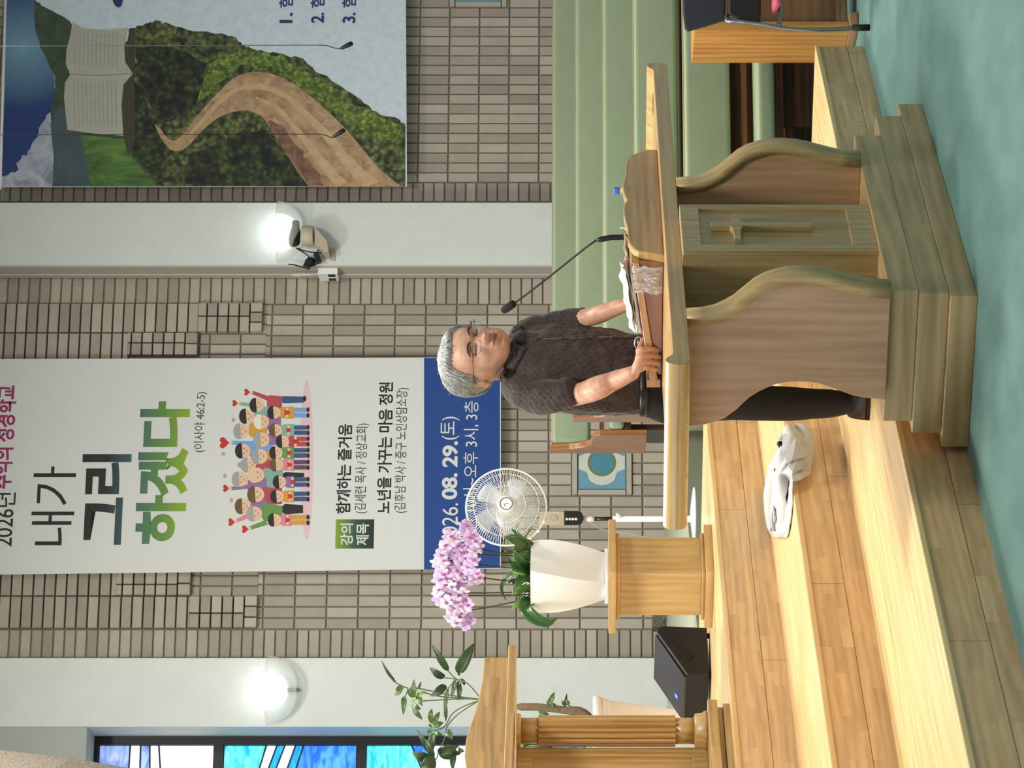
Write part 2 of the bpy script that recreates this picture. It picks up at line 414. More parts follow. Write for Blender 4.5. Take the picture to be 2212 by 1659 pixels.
# the field above of lying bricks
wall.fill_h(jl, jl2, zs2, ZT, 0.02, 1, 0.03); wall.fill_h(jl2, wx(1180), zs3, ZT, 0.02, 1, 0.03)
wall.fill_h(jr2, jr, zr2, ZT, 0.02, 1, 0.03); wall.fill_h(wx(790), jr2, zs3, ZT, 0.02, 1, 0.03)
wall.fill_h(wx(1180), wx(790), zs3, ZT, 0.02, None, 0.03)
# the right bay
ra, rb = wx(437), wx(395); rend = wx(-260)
wall.fill_h(ra, rb, 0.9, ZT, 0.045, 1)
art2 = (wx(17.5), wx(-140), wz(1096, 10), wz(970, 10))
wall.fill_v(rb, art2[0], 0.9, ZT, wz(1035, 200)); wall.fill_v(art2[0], art2[1], 0.9, art2[2], wz(1035, 200))
wall.fill_v(art2[1], rend, 0.9, ZT, wz(1035, 200)); wall.fill_v(art2[0], art2[1], art2[3], ZT, wz(1035, 200))
# mortar bed behind everything
wall.m.mi = 1; wall.m.box((xa - 0.02, 0.0, 0), (rend, 0.25, ZT))
o = wall.m.build('wall_back', brick_m, mats=[brick_m, mortar], recalc=False); struct(o, MW)

# ---- glazed art tiles let into the wall
tile_blue = plain('glaze_blue', (110, 158, 180), 0.3, noise_amt=0.08, nscale=14)
tile_white = plain('glaze_white', (206, 208, 200), 0.4, noise_amt=0.05, nscale=20)
tile_teal = plain('glaze_teal', (84, 140, 160), 0.3, noise_amt=0.12, nscale=40)
tile_ring = plain('glaze_olive', (112, 124, 84), 0.4, noise_amt=0.1)
tile_stone = plain('tile_frame_stone', (178, 170, 160), 0.8, noise_amt=0.06, nscale=12)
def smooth_list(q): return [(p.x, p.y) for p in smooth_poly([(a, b2, 0) for a, b2 in q], 4)]
def art_tile(a, label):
    x0, x1, z0, z1 = a; cx, cz = (x0 + x1) / 2, (z0 + z1) / 2
    root = thing('art_tile', MW @ Matrix.Translation((cx, 0, z0)), label, 'wall art', 'glazed art tiles in the brick wall')
    w, h = (x1 - x0) / 2, z1 - z0; e = 0.045; g = 0.006
    m = MB()
    m.box((-w + g, -0.03, h - e), (w - g, 0.02, h - g), 0.004); m.box((-w + g, -0.03, g), (w - g, 0.02, e), 0.004)
    m.box((-w + g, -0.026, e + g), (-w + e, 0.02, h - e - g), 0.004); m.box((w - e, -0.026, e + g), (w - g, 0.02, h - e - g), 0.004)
    m.build('frame', tile_stone, root)
    iw = w - e - g; z_0, z_1 = e + g, h - e - g; ih = z_1 - z_0; c = ih / 2 + z_0
    m = MB(); m.mi = 0; m.box((-iw, -0.016, z_0), (iw, 0.02, z_1))
    m.mi = 1
    # white bell-shaped field, the blue showing in the four corners
    qd = [(-0.86, 0.0), (-0.80, 0.28), (-0.66, 0.52), (-0.40, 0.62), (-0.30, 0.80), (-0.24, 0.97)]
    pts = [Vector((x * iw, c + z * ih / 2, 0)) for x, z in smooth_list(qd)]
    pts = [Vector((p.x, 2 * c - p.y, 0)) for p in pts[::-1][:-1]] + pts
    pts = pts + [Vector((-p.x, p.y, 0)) for p in pts[::-1]]
    m.prism([(p.x, p.y) for p in pts], XZ, -0.0175, -0.012)
    m.mi = 3; m.prism([(0.30 * ih * math.cos(t * math.pi / 14), c + 0.30 * ih * math.sin(t * math.pi / 14)) for t in range(28)], XZ, -0.0185, -0.012)
    m.mi = 2; m.prism([(0.25 * ih * math.cos(t * math.pi / 14), c + 0.25 * ih * math.sin(t * math.pi / 14)) for t in range(28)], XZ, -0.0195, -0.012)
    m.build('glazed_panel', tile_blue, root, mats=[tile_blue, tile_white, tile_teal, tile_ring])
    return root
art_tile(art, 'blue and white glazed tile behind the wooden end of the back pew')
art_tile(art2, 'stone-framed glazed tile in the bricks below the landscape banner')

# ---- plastered columns
def column(n, ya, yb, side_px, zlo, label=None):
    xL, xR = wl(1100, ya, -0.0).x, wl(1100, yb, 0.0).x
    dep = 0.27
    # front face at local y=-dep: use pixel positions on that plane
    fL, fR = hit(MW, 1100, ya, 1, -dep).x, hit(MW, 1100, yb, 1, -dep).x
    m = MB(); m.box((fL, -dep, 0), (fR, 0.1, ZT), 0.006, 2)
    o = m.build('wall_column_%d' % n, white_plaster); struct(o, MW); return fL, fR, dep
cl = column(1, 1570, 1421, 0, 0.7)
cr_ = column(2, 572, 437.5, 0, 0.5)
# grey trunking up the side of the right column
trunk_m = plain('grey_trunking', (176, 172, 164), 0.5, noise_amt=0.02)
m = MB(); xk = cr_[0]
m.box((xk - 0.012, -0.25, 0.6), (xk + 0.001, -0.06, ZT)); m.box((xk - 0.03, -0.12, 0.6), (xk - 0.0121, -0.05, ZT), 0.006)
struct(m.build('trim_2', trunk_m), MW)
# small white batten at the left edge of the brick field below the mic
# ---- stained glass window left of the left column
dep_w = 0.12
xw1 = cl[0]
zwt = hit(MW, 205, 1620, 1, dep_w).z
m = MB()
m.box((xw1 - 3.0, -0.27, zwt + 0.0), (xw1 - 0.0005, 0.3, ZT), 0.004)             # lintel wall above the window
struct(m.build('wall_side', plain('grey_plaster', (168, 174, 170), 0.7, noise_amt=0.03, nscale=5)), MW)
m = MB(); m.box((xw1 - 3.0, -0.27, 0), (xw1 - 0.0005, 0.3, R3 + 0.35)); struct(m.build('wall_sill', white_plaster), MW)
m = MB(); m.box((xw1 - 0.001, -0.0, R3 + 0.35), (xw1 + 0.1, 0.35, zwt)); struct(m.build('trim_3', white_plaster), MW)
win = bpy.data.objects.new('window_1', None); COL.objects.link(win); win.matrix_world = MW; win['kind'] = 'structure'
fr_m = plain('black_window_frame', (18, 20, 24), 0.5, noise_amt=0)
m = MB(); zb = R3 + 0.35; fw = 0.065
xg1 = xw1 - fw; mull = [hit(MW, 472, 1640, 1, dep_w).z, hit(MW, 780, 1640, 1, dep_w).z, hit(MW, 1180, 1640, 1, dep_w).z]
m.box((xg1, dep_w - 0.04, zb), (xw1 - 0.002, dep_w + 0.05, zwt)); m.box((xw1 - 2.6, dep_w - 0.04, zwt - 0.03), (xg1, dep_w + 0.05, zwt - 0.001))
for z in mull: m.box((xw1 - 2.6, dep_w - 0.04, z - 0.035), (xg1, dep_w + 0.05, z + 0.035))
m.build('window_frame', fr_m, win)
def glass_mat(name, c1, c2, e, sc=6):
    m_, nt, ns, lk, b = nmat(name); tc = N(nt, 'ShaderNodeTexCoord')
    mp = N(nt, 'ShaderNodeMapping'); mp.inputs['Scale'].default_value = (1, 1, 3); mp.inputs['Rotation'].default_value = (0, 0.5, 0); lk.new(tc.outputs['Object'], mp.inputs[0])
    no = N(nt, 'ShaderNodeTexNoise'); no.inputs['Scale'].default_value = sc; no.inputs['Detail'].default_value = 4; no.inputs['Distortion'].default_value = 1.2; lk.new(mp.outputs[0], no.inputs['Vector'])
    cr = N(nt, 'ShaderNodeValToRGB'); cr.color_ramp.elements[0].position = 0.35; cr.color_ramp.elements[1].position = 0.65
    cr.color_ramp.elements[0].color = srgb(*c1); cr.color_ramp.elements[1].color = srgb(*c2); lk.new(no.outputs['Fac'], cr.inputs[0])
    lk.new(cr.outputs[0], b.inputs['Base Color']); lk.new(cr.outputs[0], b.inputs['Emission Color']); b.inputs['Emission Strength'].default_value = e; b.inputs['Roughness'].default_value = 0.2
    return m_
GM = [glass_mat('glass_violet', (92, 120, 205), (160, 180, 235), 1.0), glass_mat('glass_pearl', (238, 232, 228), (250, 248, 246), 1.0, 9),
      glass_mat('glass_turquoise', (20, 170, 205), (120, 235, 235), 1.0), glass_mat('glass_blue', (30, 90, 215), (80, 160, 240), 1.0),
      glass_mat('glass_sky', (10, 130, 235), (40, 170, 250), 1.0), glass_mat('glass_lilac', (190, 205, 240), (235, 240, 252), 1.0), plain('lead_came', (20, 30, 60), 0.6, noise_amt=0)]
def panel(z0, z1, cuts):
    """cuts: list of (fraction along height at right edge, at left edge, material of the strip above)"""
    m = MB(); xr, xl = xg1, xw1 - 1.2
    prev = (0.0, 0.0)
    for i, (fa, fb, mi) in enumerate(cuts):
        m.mi = mi; h = z1 - z0
        a0, b0 = z0 + prev[0] * h, z0 + prev[1] * h; a1, b1 = z0 + fa * h, z0 + fb * h
        m.prism([(xl, b0), (xr, a0), (xr, a1), (xl, b1)], XZ, dep_w, dep_w + 0.012)
        m.mi = 6; m.prism([(xl, b1 - 0.006), (xr, a1 - 0.006), (xr, a1 + 0.006), (xl, b1 + 0.006)], XZ, dep_w - 0.004, dep_w + 0.002)
        prev = (fa, fb)
    m.build('pane', GM[0], win, mats=GM, recalc=True)
panel(mull[0] + 0.035, zwt - 0.03, [(0.48, 0.35, 1), (0.56, 0.50, 5), (0.64, 0.62, 0), (0.73, 0.75, 1), (1, 1, 0)])
panel(mull[1] + 0.035, mull[0] - 0.035, [(0.40, 0.75, 3), (0.46, 0.85, 4), (0.54, 0.96, 5), (0.60, 1.0, 4), (0.68, 1.0, 5), (1, 1.0, 2)])
panel(mull[2] + 0.035, mull[1] - 0.035, [(0.12, 0.0, 5), (0.42, 0.1, 3), (0.55, 0.2, 1), (0.66, 0.3, 5), (0.74, 0.35, 3), (1, 1, 2)])
panel(zb, mull[2] - 0.035, [(0.5, 0.4, 2), (1, 1, 3)])
# ---- granite-clad beam end in the upper left corner
gran, nt, ns, lk, b = nmat('speckled_granite'); tc = N(nt, 'ShaderNodeTexCoord')
no = N(nt, 'ShaderNodeTexNoise'); no.inputs['Scale'].default_value = 90; no.inputs['Detail'].default_value = 5; lk.new(tc.outputs['Object'], no.inputs['Vector'])
cr = N(nt, 'ShaderNodeValToRGB'); cr.color_ramp.elements[0].position = 0.36; cr.color_ramp.elements[1].position = 0.62
cr.color_ramp.elements[0].color = srgb(92, 84, 74); cr.color_ramp.elements[1].color = srgb(178, 164, 146); lk.new(no.outputs['Fac'], cr.inputs[0]); lk.new(cr.outputs[0], b.inputs['Base Color']); b.inputs['Roughness'].default_value = 0.8
m = MB(); Yg = 18.0
A = [W(-400, 1570, Yg), W(0, 1620, Yg), W(150, 1637, Yg), W(283, 1660, Yg), W(500, 1705, Yg), W(500, 2400, Yg), W(-400, 2400, Yg)]
m.prism([(p.x, p.z) for p in A], XZ, Yg - 1.2, Yg)
struct(m.build('trim_1', gran))
# ================================================================ the pulpit
B0 = G(2113, 639, 0.0)
ML = frame((B0.x, B0.y, 0), SA)
pul = thing('pulpit', ML, 'wide wooden pulpit with curved side panels and carved cross on a stepped base', 'pulpit')
def GL(x, y, z): return ML.inverted() @ G(x, y, z)
L1 = hit(ML, 1995, 224, 1, 0).x; D1 = GL(2090, 958, 0).y
zt1 = hit(ML, 2053, 639, 1, 0).z
c2 = GL(2051, 632, zt1); r2_ = hit(ML, 1945, 250, 1, c2.y).x; zt2 = hit(ML, 1985, 628, 1, c2.y).z; d2 = GL(2022, 929, zt1).y
c3 = GL(1985, 626, zt2); r3_ = hit(ML, 1900, 292, 1, c3.y).x; zt3 = hit(ML, 1921, 625, 1, c3.y).z; d3 = D1 - 0.08
tier_w = wood('ash_tier', (192, 166, 118), (158, 130, 84), 1.4, 20, wavy=0.45, rough=0.42)
for (x0, x1, y0, y1, z0, z1, k) in ((0, L1, 0, D1, 0, zt1, 0), (c2.x, r2_, c2.y, D1 - 0.04, zt1, zt2, 1), (c3.x, r3_, c3.y, d3, zt2, zt3, 2)):
    m = MB(); m.box((x0, y0, z0), (x1, y1, z1), 0.004, 2); m.build('base_tier', tier_w, pul, grain='x', uvoff=(k * 1.9, 0.05 * k))
# side panels: S-shaped outline in the local y-z plane
l0 = GL(1925, 627, zt3).x; lR = GL(1857, 327, zt3).x; PT = 0.07
front_px = [(1492, 689), (1520, 686), (1547, 680), (1570, 670), (1591, 658), (1613, 640), (1635, 622), (1657, 610), (1679, 603), (1701, 598), (1723, 596), (1745, 596), (1767, 598), (1795, 603), (1822, 610), (1850, 617), (1877, 623), (1925, 627)]
back_px = [(1493, 922), (1520, 918), (1547, 911), (1565, 904), (1591, 885), (1605, 871), (1620, 858), (1638, 847), (1657, 838), (1675, 831), (1694, 827), (1712, 825), (1730, 825), (1748, 826), (1767, 828), (1785, 834), (1804, 841), (1840, 854), (1870, 860), (1912, 864)]
yt = 0.08
zTb = hit(ML, 1491, 775, 1, yt).z; zTt = hit(ML, 1453, 760, 1, yt).z
fp = [hit(ML, x, y, 0, l0) for x, y in front_px]; bp_ = [hit(ML, x, y, 0, l0) for x, y in back_px]
fp = [(p.y, p.z) for p in fp]; bp_ = [(p.y, p.z) for p in bp_]
fp[0] = (fp[0][0], zTb); bp_[0] = (bp_[0][0], zTb); fp[-1] = (fp[-1][0], zt3); bp_[-1] = (bp_[-1][0], zt3)
out2 = fp + bp_[::-1]
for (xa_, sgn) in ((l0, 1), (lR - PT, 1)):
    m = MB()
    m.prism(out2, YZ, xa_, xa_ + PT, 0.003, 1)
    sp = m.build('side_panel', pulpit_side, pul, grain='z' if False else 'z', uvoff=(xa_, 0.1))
    # half-round edge band along the front
    m = MB(); rg = []
    for i, (a, b2) in enumerate(fp):
        q0 = fp[max(0, i - 1)]; q1 = fp[min(len(fp) - 1, i + 1)]
        t = Vector((0, q1[0] - q0[0], q1[1] - q0[1])).normalized(); nrm = Vector((0, t.z, -t.y))
        if nrm.y > 0: nrm = -nrm
        c = Vector((xa_ + PT / 2, a, b2)); w = PT / 2 + 0.006; ring = []
        for k in range(9):
            an = math.pi * k / 8
            ring.append(c + Vector((-math.cos(an) * w, 0, 0)) + nrm * (math.sin(an) * 0.020 - 0.001))
        ring.append(c + Vector((w, 0, 0)) - nrm * 0.03); ring.append(c + Vector((-w, 0, 0)) - nrm * 0.03)
        if i == 0: ring = [Vector((p.x, p.y, min(p.z, zTb))) for p in ring]
        rg.append(ring)
    m.rings(rg); m.build('edge_band', pulpit_wood, sp, grain='z')
# centre post with framed panel and cross
cA = GL(1876, 434, zt3); cB = GL(1898, 548.5, zt3); yc = (cA.y + cB.y) / 2
m = MB(); m.box((cA.x + 0.004, yc + 0.02, zt3), (cB.x - 0.004 if cB.x > cA.x else cB.x + 0.004, yc + 0.36, zTb)) if False else None
xl, xr = min(cA.x, cB.x), max(cA.x, cB.x)
m.box((xl, yc + 0.022, zt3), (xr, yc + 0.30, zTb))
post = m.build('centre_post', pulpit_wood, pul, grain='z')
m = MB(); bw = 0.055
m.box((xl, yc, zt3), (xl + bw, yc + 0.022, zTb), 0.003); m.box((xr - bw * 0.7, yc, zt3), (xr, yc + 0.022, zTb), 0.003)
m.box((xl + bw, yc, zt3), (xr - bw * 0.7, yc + 0.022, zt3 + 0.09), 0.003); m.box((xl + bw, yc, zTb - 0.07), (xr - bw * 0.7, yc + 0.022, zTb), 0.003)
m.build('panel_frame', pulpit_wood, post, grain='z')
m = MB(); m.box((xl + bw, yc + 0.012, zt3 + 0.09), (xr - bw * 0.7, yc + 0.0225, zTb - 0.07)); m.build('front_panel', wood('ash_panel', (180, 150, 98), (158, 128, 80), 2.0, 34, wavy=0.3), post, grain='z')
cr_c = hit(ML, 1590, 495, 1, yc + 0.01); cx_, cz_ = cr_c.x, cr_c.z
c_top = hit(ML, 1536, 495, 1, yc).z; c_bot = hit(ML, 1755, 495, 1, yc).z; c_l = hit(ML, 1590, 522, 1, yc).x; c_r = hit(ML, 1590, 468, 1, yc).x
hw = 0.017; za = hit(ML, 1582, 495, 1, yc).z; zb_ = hit(ML, 1600, 495, 1, yc).z; zm = (za + zb_) / 2
cp = [(cx_ - hw, c_top), (cx_ + hw, c_top), (cx_ + hw, za + 0.01), (cx_ + hw + 0.03, za), (c_r - 0.01, zm + 0.008), (c_r, zm), (c_r - 0.01, zm - 0.008), (cx_ + hw + 0.03, zb_), (cx_ + hw, zb_ - 0.01),
      (cx_ + hw, c_bot), (cx_ - hw, c_bot), (cx_ - hw, zb_ - 0.01), (cx_ - hw - 0.03, zb_), (c_l + 0.02, zm - 0.012), (c_l, zm - 0.012), (c_l, zm + 0.012), (c_l + 0.02, zm + 0.012), (cx_ - hw - 0.03, za), (cx_ - hw, za + 0.01)]
m = MB(); m.prism(cp, XZ, yc - 0.012, yc + 0.0125, 0.002, 1); m.build('cross', pulpit_wood, post, grain='z')
# back board
m = MB()
ybk = min(p[0] for p in bp_) - 0.05
m.box((l0 + PT, ybk - 0.02, zt3), (lR - PT, ybk, zTb)); m.build('back_board', pulpit_wood, pul, grain='z')
# top board with rolled ends
yb = hit(ML, 1436, 1135, 2, zTt).y if False else 0.72
xL = hit(ML, 1466, 787, 1, yt).x; xR = hit(ML, 1420, 135, 1, yt).x
ztip = hit(ML, 1437, 775, 1, yt).z; rr = (ztip - zTb) / 2; rx = rr * 0.9
def roll(xc, s):
    pts = []
    for k in range(11):
        an = math.radians(-90 + 180 * k / 10); pts.append((xc - s * rx + s * rx * math.cos(an) * 1.0, zTb + rr + rr * math.sin(an)))
    return pts
prof = [(xL + rx + 0.05, zTt)] + [(p[0] + 0, p[1]) for p in [(xL + rx + 0.028, zTt + 0.004), (xL + rx + 0.012, zTb + 2 * rr - 0.006)]]
left = roll(xL, -1)      # bottom -> top, bulging to -x
right = roll(xR, 1)
outline = []
outline += [(xL + rx, zTb)]
outline += [(xL + rx - rx * math.cos(math.radians(a)), zTb + rr + rr * math.sin(math.radians(a))) for a in range(-80, 91, 10)]
outline += [(xL + rx + 0.02, zTb + 2 * rr - 0.006), (xL + rx + 0.038, zTt + 0.004), (xL + rx + 0.06, zTt)]
outline += [(xR - rx - 0.06, zTt), (xR - rx - 0.038, zTt + 0.004), (xR - rx - 0.02, zTb + 2 * rr - 0.006)]
outline += [(xR - rx + rx * math.cos(math.radians(a)), zTb + rr + rr * math.sin(math.radians(a))) for a in range(90, -81, -10)]
outline += [(xR - rx, zTb)]
m = MB(); m.prism(outline, XZ, yt, yb, 0.002, 1)
top = m.build('top_board', wood('ash_top', (206, 170, 108), (168, 132, 78), 1.4, 24, wavy=0.35, rough=0.32, coat=0.3), pul, grain='x')
# cable slot in the top, right end
s1 = hit(ML, 1406, 172, 2, zTt); s2 = hit(ML, 1410, 222, 2, zTt)
m = MB(); ys = 0.12 + yt
sx1 = hit(ML, 1405, 222, 1, ys).x; sx2 = hit(ML, 1400, 168, 1, ys).x
m.box((min(sx1, sx2), ys - 0.02, zTt - 0.01), (max(sx1, sx2), ys + 0.06, zTt + 0.0015), 0.001); m.build('cable_slot', black_plastic, top)

# ================================================================ the reading desk on the pulpit
dA = GL(1434, 553.8, zTt); 
yd = yt + 0.10
xd0 = hit(ML, 1434, 551, 1, yd).x; xd1 = hit(ML, 1420, 323, 1, yd).x
MD = ML @ Matrix.Translation((xd0, yd, zTt))
desk = thing('reading_desk', MD, 'sloping wooden reading desk with a scalloped front board on the pulpit top', 'book stand')
fb_px = [(1398, 322), (1378, 329), (1361, 337), (1354, 347), (1351, 358), (1350.5, 379), (1346, 395), (1345, 404), (1347, 415), (1350, 424), (1355, 431), (1350, 438), (1347, 446), (1347, 462), (1351, 478), (1356, 494), (1356, 516), (1361, 527), (1370, 537), (1380, 542), (1411, 547)]
fbp = [hit(MD, x, y, 1, 0) for x, y in fb_px]; fbp = [(p.x, max(p.z, 0.01)) for p in fbp]
Ld = xd1 - xd0
m = MB(); m.prism([(Ld, 0.0)] + [(min(a, Ld), b2) for a, b2 in fbp] + [(0.0, 0.0)], XZ, 0, 0.032, 0.003, 1)
m.build('front_board', wood('desk_staves', (204, 170, 110), (168, 132, 78), 1.8, 24, blocks=(0.34, 0.085), bvar=0.2, rough=0.35), desk, grain='x')
dd = hit(MD, 1411, 822, 0, 0.0).y                 # depth of the desk
hz = lambda x, y: hit(MD, x, y, 0, 0.012).z
zf = hit(MD, 1374, 546, 0, 0.0).z; zr_ = hit(MD, 1404, 822, 0, 0.0).z
brown_side = wood('desk_side', (164, 110, 72), (132, 82, 52), 1.6, 22, wavy=0.3, rough=0.4)
for xs in (0.012, Ld - 0.034):
    m = MB(); m.prism([(0.032, 0.002), (dd - 0.02, 0.002), (dd - 0.02, max(0.01, zr_ - 0.028)), (0.032, zf - 0.012)], YZ, xs, xs + 0.022, 0.002, 1); m.build('side_board', brown_side, desk, grain='y')
m = MB(); m.prism([(0.033, zf - 0.012), (dd, zr_ - 0.03), (dd, zr_), (0.033, zf + 0.012)], YZ, 0, Ld, 0.002, 1)
m.build('reading_board', wood('desk_board', (196, 150, 96), (164, 116, 70), 1.8, 24), desk, grain='x')
m = MB(); m.box((0.0, dd - 0.004, zr_ - 0.04), (Ld, dd + 0.03, zr_ + 0.012), 0.003); m.build('book_ledge', wood('desk_board', 0, 0), desk, grain='x')
slope = (zr_ - zf - 0.012) / (dd - 0.033)
def zs_(y): return zf + 0.012 + slope * (y - 0.033)
# clear plastic wrapped over the left edge of the desk
clear, nt, ns, lk, b = nmat('clear_plastic'); b.inputs['Base Color'].default_value = (0.95, 0.95, 0.95, 1); b.inputs['Roughness'].default_value = 0.12
b.inputs['Alpha'].default_value = 0.34; b.inputs['Specular IOR Level'].default_value = 0.8
tc = N(nt, 'ShaderNodeTexCoord'); mpw = N(nt, 'ShaderNodeMapping'); mpw.inputs['Scale'].default_value = (1, 2.2, 0.7); lk.new(tc.outputs['Object'], mpw.inputs[0]); no = N(nt, 'ShaderNodeTexNoise'); no.inputs['Scale'].default_value = 24; no.inputs['Detail'].default_value = 4; no.inputs['Distortion'].default_value = 2.5; lk.new(mpw.outputs[0], no.inputs['Vector'])
mr = N(nt, 'ShaderNodeMapRange'); lk.new(no.outputs['Fac'], mr.inputs[0]); mr.inputs[1].default_value = 0.42; mr.inputs[2].default_value = 0.70; mr.inputs[3].default_value = 0.22; mr.inputs[4].default_value = 0.85; lk.new(mr.outputs[0], b.inputs['Alpha'])
bp = N(nt, 'ShaderNodeBump'); bp.inputs['Strength'].default_value = 0.9; bp.inputs['Distance'].default_value = 0.02; lk.new(no.outputs['Fac'], bp.inputs['Height']); lk.new(bp.outputs['Normal'], b.inputs['Normal'])
m = MB(); rg = []
for i in range(15):
    y = 0.045 + 0.11 * i / 14; row = []
    for k in range(13):
        t = k / 12; j = 0.006 * noise.noise(Vector((i * 0.9, k * 0.8, 3)))
        if t < 0.72: row.append(Vector((-0.008 + j - 0.006 * math.sin(t * 9), y + 0.01 * noise.noise(Vector((k * 0.7, 1, 2))) * (1 if i in (0, 14) else 0.3), 0.004 + (zs_(y) + 0.003) * t / 0.72)))
        else: row.append(Vector((-0.008 + (t - 0.72) / 0.28 * 0.06, y, zs_(y) + 0.006 + j)))
    rg.append(row)
m.rings(rg, close=False); wrap = m.build('plastic_wrap', clear, smooth=True, recalc=False); wrap.matrix_world = MD
tag(wrap, 'clear crinkled plastic wrapped round the left edge of the reading desk', 'plastic wrap')
# open book in a white cover lying on the slope
MB_ = MD
book = thing('open_book', MD @ Matrix.Translation((0.0, 0.0, 0.0)), 'open book with white pages and a red cover on the reading desk slope', 'book')
paper = plain('white_paper', (238, 234, 226), 0.6, noise_amt=0.02); redp = plain('red_cover', (140, 36, 46), 0.5, noise_amt=0.05)
bx0, bx1, by0, by1 = 0.02, 0.42, 0.085, 0.34
def sl_box(m, x0, x1, y0, y1, h0, h1):
    m.prism([(y0, zs_(y0) + h0), (y1, zs_(y1) + h0), (y1, zs_(y1) + h1), (y0, zs_(y0) + h1)], YZ, x0, x1, 0.002, 1)
m = MB(); sl_box(m, bx0, bx1, by0, by1, 0.001, 0.006); m.build('cover', redp, book)
for (xa_, xb_) in ((bx0 + 0.008, (bx0 + bx1) / 2 - 0.001), ((bx0 + bx1) / 2 + 0.001, bx1 - 0.008)):
    m = MB(); sl_box(m, xa_, xb_, by0 + 0.006, by1 - 0.006, 0.0065, 0.017); m.build('page_block', paper, book)
    m = MB(); rg = []
    for i in range(9):
        x = xa_ + (xb_ - xa_) * i / 8; u_ = abs((x - (bx0 + bx1) / 2)) / (bx1 - bx0) * 2
        h = 0.018 + 0.010 * math.sin(min(1, u_ * 1.0) * math.pi) ** 0.8
        rg.append([Vector((x, y, zs_(y) + h + (0.012 if k in (0,) else 0) * 0.6 + 0.004 * math.sin(k * 1.7 + i))) for k, y in enumerate([by0 + 0.004 + (by1 - by0 - 0.008) * q / 8 for q in range(9)])])
    m.rings(rg, close=False); mods(m.build('page_sheet', paper, book, smooth=True, recalc=False), ('SOLIDIFY', dict(thickness=0.002, offset=-1)))
# white handkerchief draped over the near edge of the book
m = MB(); rg = []
for i in range(22):
    y = 0.06 + (dd * 0.50) * i / 21; row = []
    for k in range(15):
        t = k / 14; a = 3.2 * t
        wv_ = 0.008 * math.sin(i * 0.8 + 2.0 * math.sin(k * 0.9)) + 0.010 * noise.noise(Vector((i * 0.35, k * 0.45, 7)))
        x = 0.002 + 0.11 * t; bulge = math.sin(math.pi * min(1.0, t * 1.15)) ** 0.6
        edge = 0.55 + 0.45 * math.sin(math.pi * min(1, max(0, (i + 2) / 24)))
        row.append(Vector((x + wv_ * 0.5, y, zs_(y) + 0.032 + 0.020 * bulge * edge + wv_ * (0.35 + 0.65 * bulge))))
    rg.append(row)
m.rings(rg, close=False); hk = m.build('handkerchief', plain('white_cotton', (240, 236, 228), 0.8, noise_amt=0.03, nscale=40, bump=0.3, bscale=90), smooth=True, recalc=False); hk.matrix_world = MD
mods(hk, ('SUBSURF', dict(levels=1, render_levels=1)), ('SOLIDIFY', dict(thickness=0.002)))
tag(hk, 'crumpled white cloth lying along the left side of the reading desk slope', 'cloth')

# ---- gooseneck microphone rising from behind the reading desk
pb = hit(ML, 1362, 512, 1, yd + 0.22)
Mm = ML @ Matrix.Translation((pb.x, pb.y, zTt))
mic = thing('gooseneck_microphone', Mm, 'black gooseneck microphone rising from behind the scalloped reading desk board', 'microphone')
Yb = (ML @ pb).y
mp_px = [(1352, 512, 0), (1320, 513, 0), (1298, 517, 0.0), (1288, 519, 0), (1272, 530, 0.02), (1255, 543, 0.05), (1200, 587, 0.14), (1150, 626, 0.22), (1118, 650, 0.27), (1108, 657, 0.285), (1093, 667, 0.31)]
pp = [Mm.inverted() @ W(x, y, Yb + dy) for x, y, dy in mp_px]
m = MB(); zmb = zs_(0.22)
m.tube([Vector((pp[0].x, pp[0].y, zmb + 0.002)), pp[0], pp[1], pp[2], pp[3]], [0.011, 0.011, 0.0115, 0.0115, 0.006], 12); m.build('mic_handle', black_plastic, mic)
m = MB(); m.tube(smooth_poly([pp[3], pp[4], pp[5], pp[6], pp[7], pp[8], pp[9]], 5), 0.0042, 8); m.build('gooseneck', black_rubber, mic)
m = MB(); ax = (pp[10] - pp[8]); q0 = pp[8] + ax * 0.25; m.tube([q0 + ax * t for t in (0, 0.03, 0.12, 0.5, 0.85, 1.0, 1.08, 1.11)], [0.006, 0.0125, 0.0165, 0.0165, 0.016, 0.0125, 0.007, 0.001], 14); m.build('foam_windshield', plain('black_foam', (24, 25, 24), 0.95, noise_amt=0.2, nscale=500, bump=0.4, bscale=700), mic)
m = MB(); m.lathe([(0.03, 0), (0.03, 0.008), (0.02, 0.014), (0.013, 0.02)], (pp[0].x, pp[0].y, zmb + 0.012), 18); m.build('mic_base', black_plastic, mic)
# small white note clipped beside the microphone
nb = hit(ML, 1362, 492, 1, yd + 0.19); MN = ML @ Matrix.Translation((nb.x, nb.y, 0)); ym = (ML @ nb).y
pts = [MN.inverted() @ W(x, y, ym) for x, y in ((1368, 534), (1368, 494), (1345, 488), (1339, 490), (1341, 496), (1352, 505), (1350, 514), (1354, 532))]
zmin = min(p.z for p in pts)
m = MB(); m.prism([(p.x, p.z) for p in pts], XZ, -0.0015, 0.0015)
m.prism([(pts[0].x, zTt + zs_(0.13) - 0.004 if False else pts[0].z), (pts[1].x, pts[1].z), (pts[1].x, zTt + zs_(0.16) - 0.01), (pts[0].x, zTt + zs_(0.16) - 0.01)], XZ, -0.0015, 0.0015) if pts[0].z > zTt + zs_(0.16) else None
nt_ = m.build('paper_note', paper); nt_.matrix_world = MN; tag(nt_, 'small folded white paper standing beside the microphone handle', 'paper')
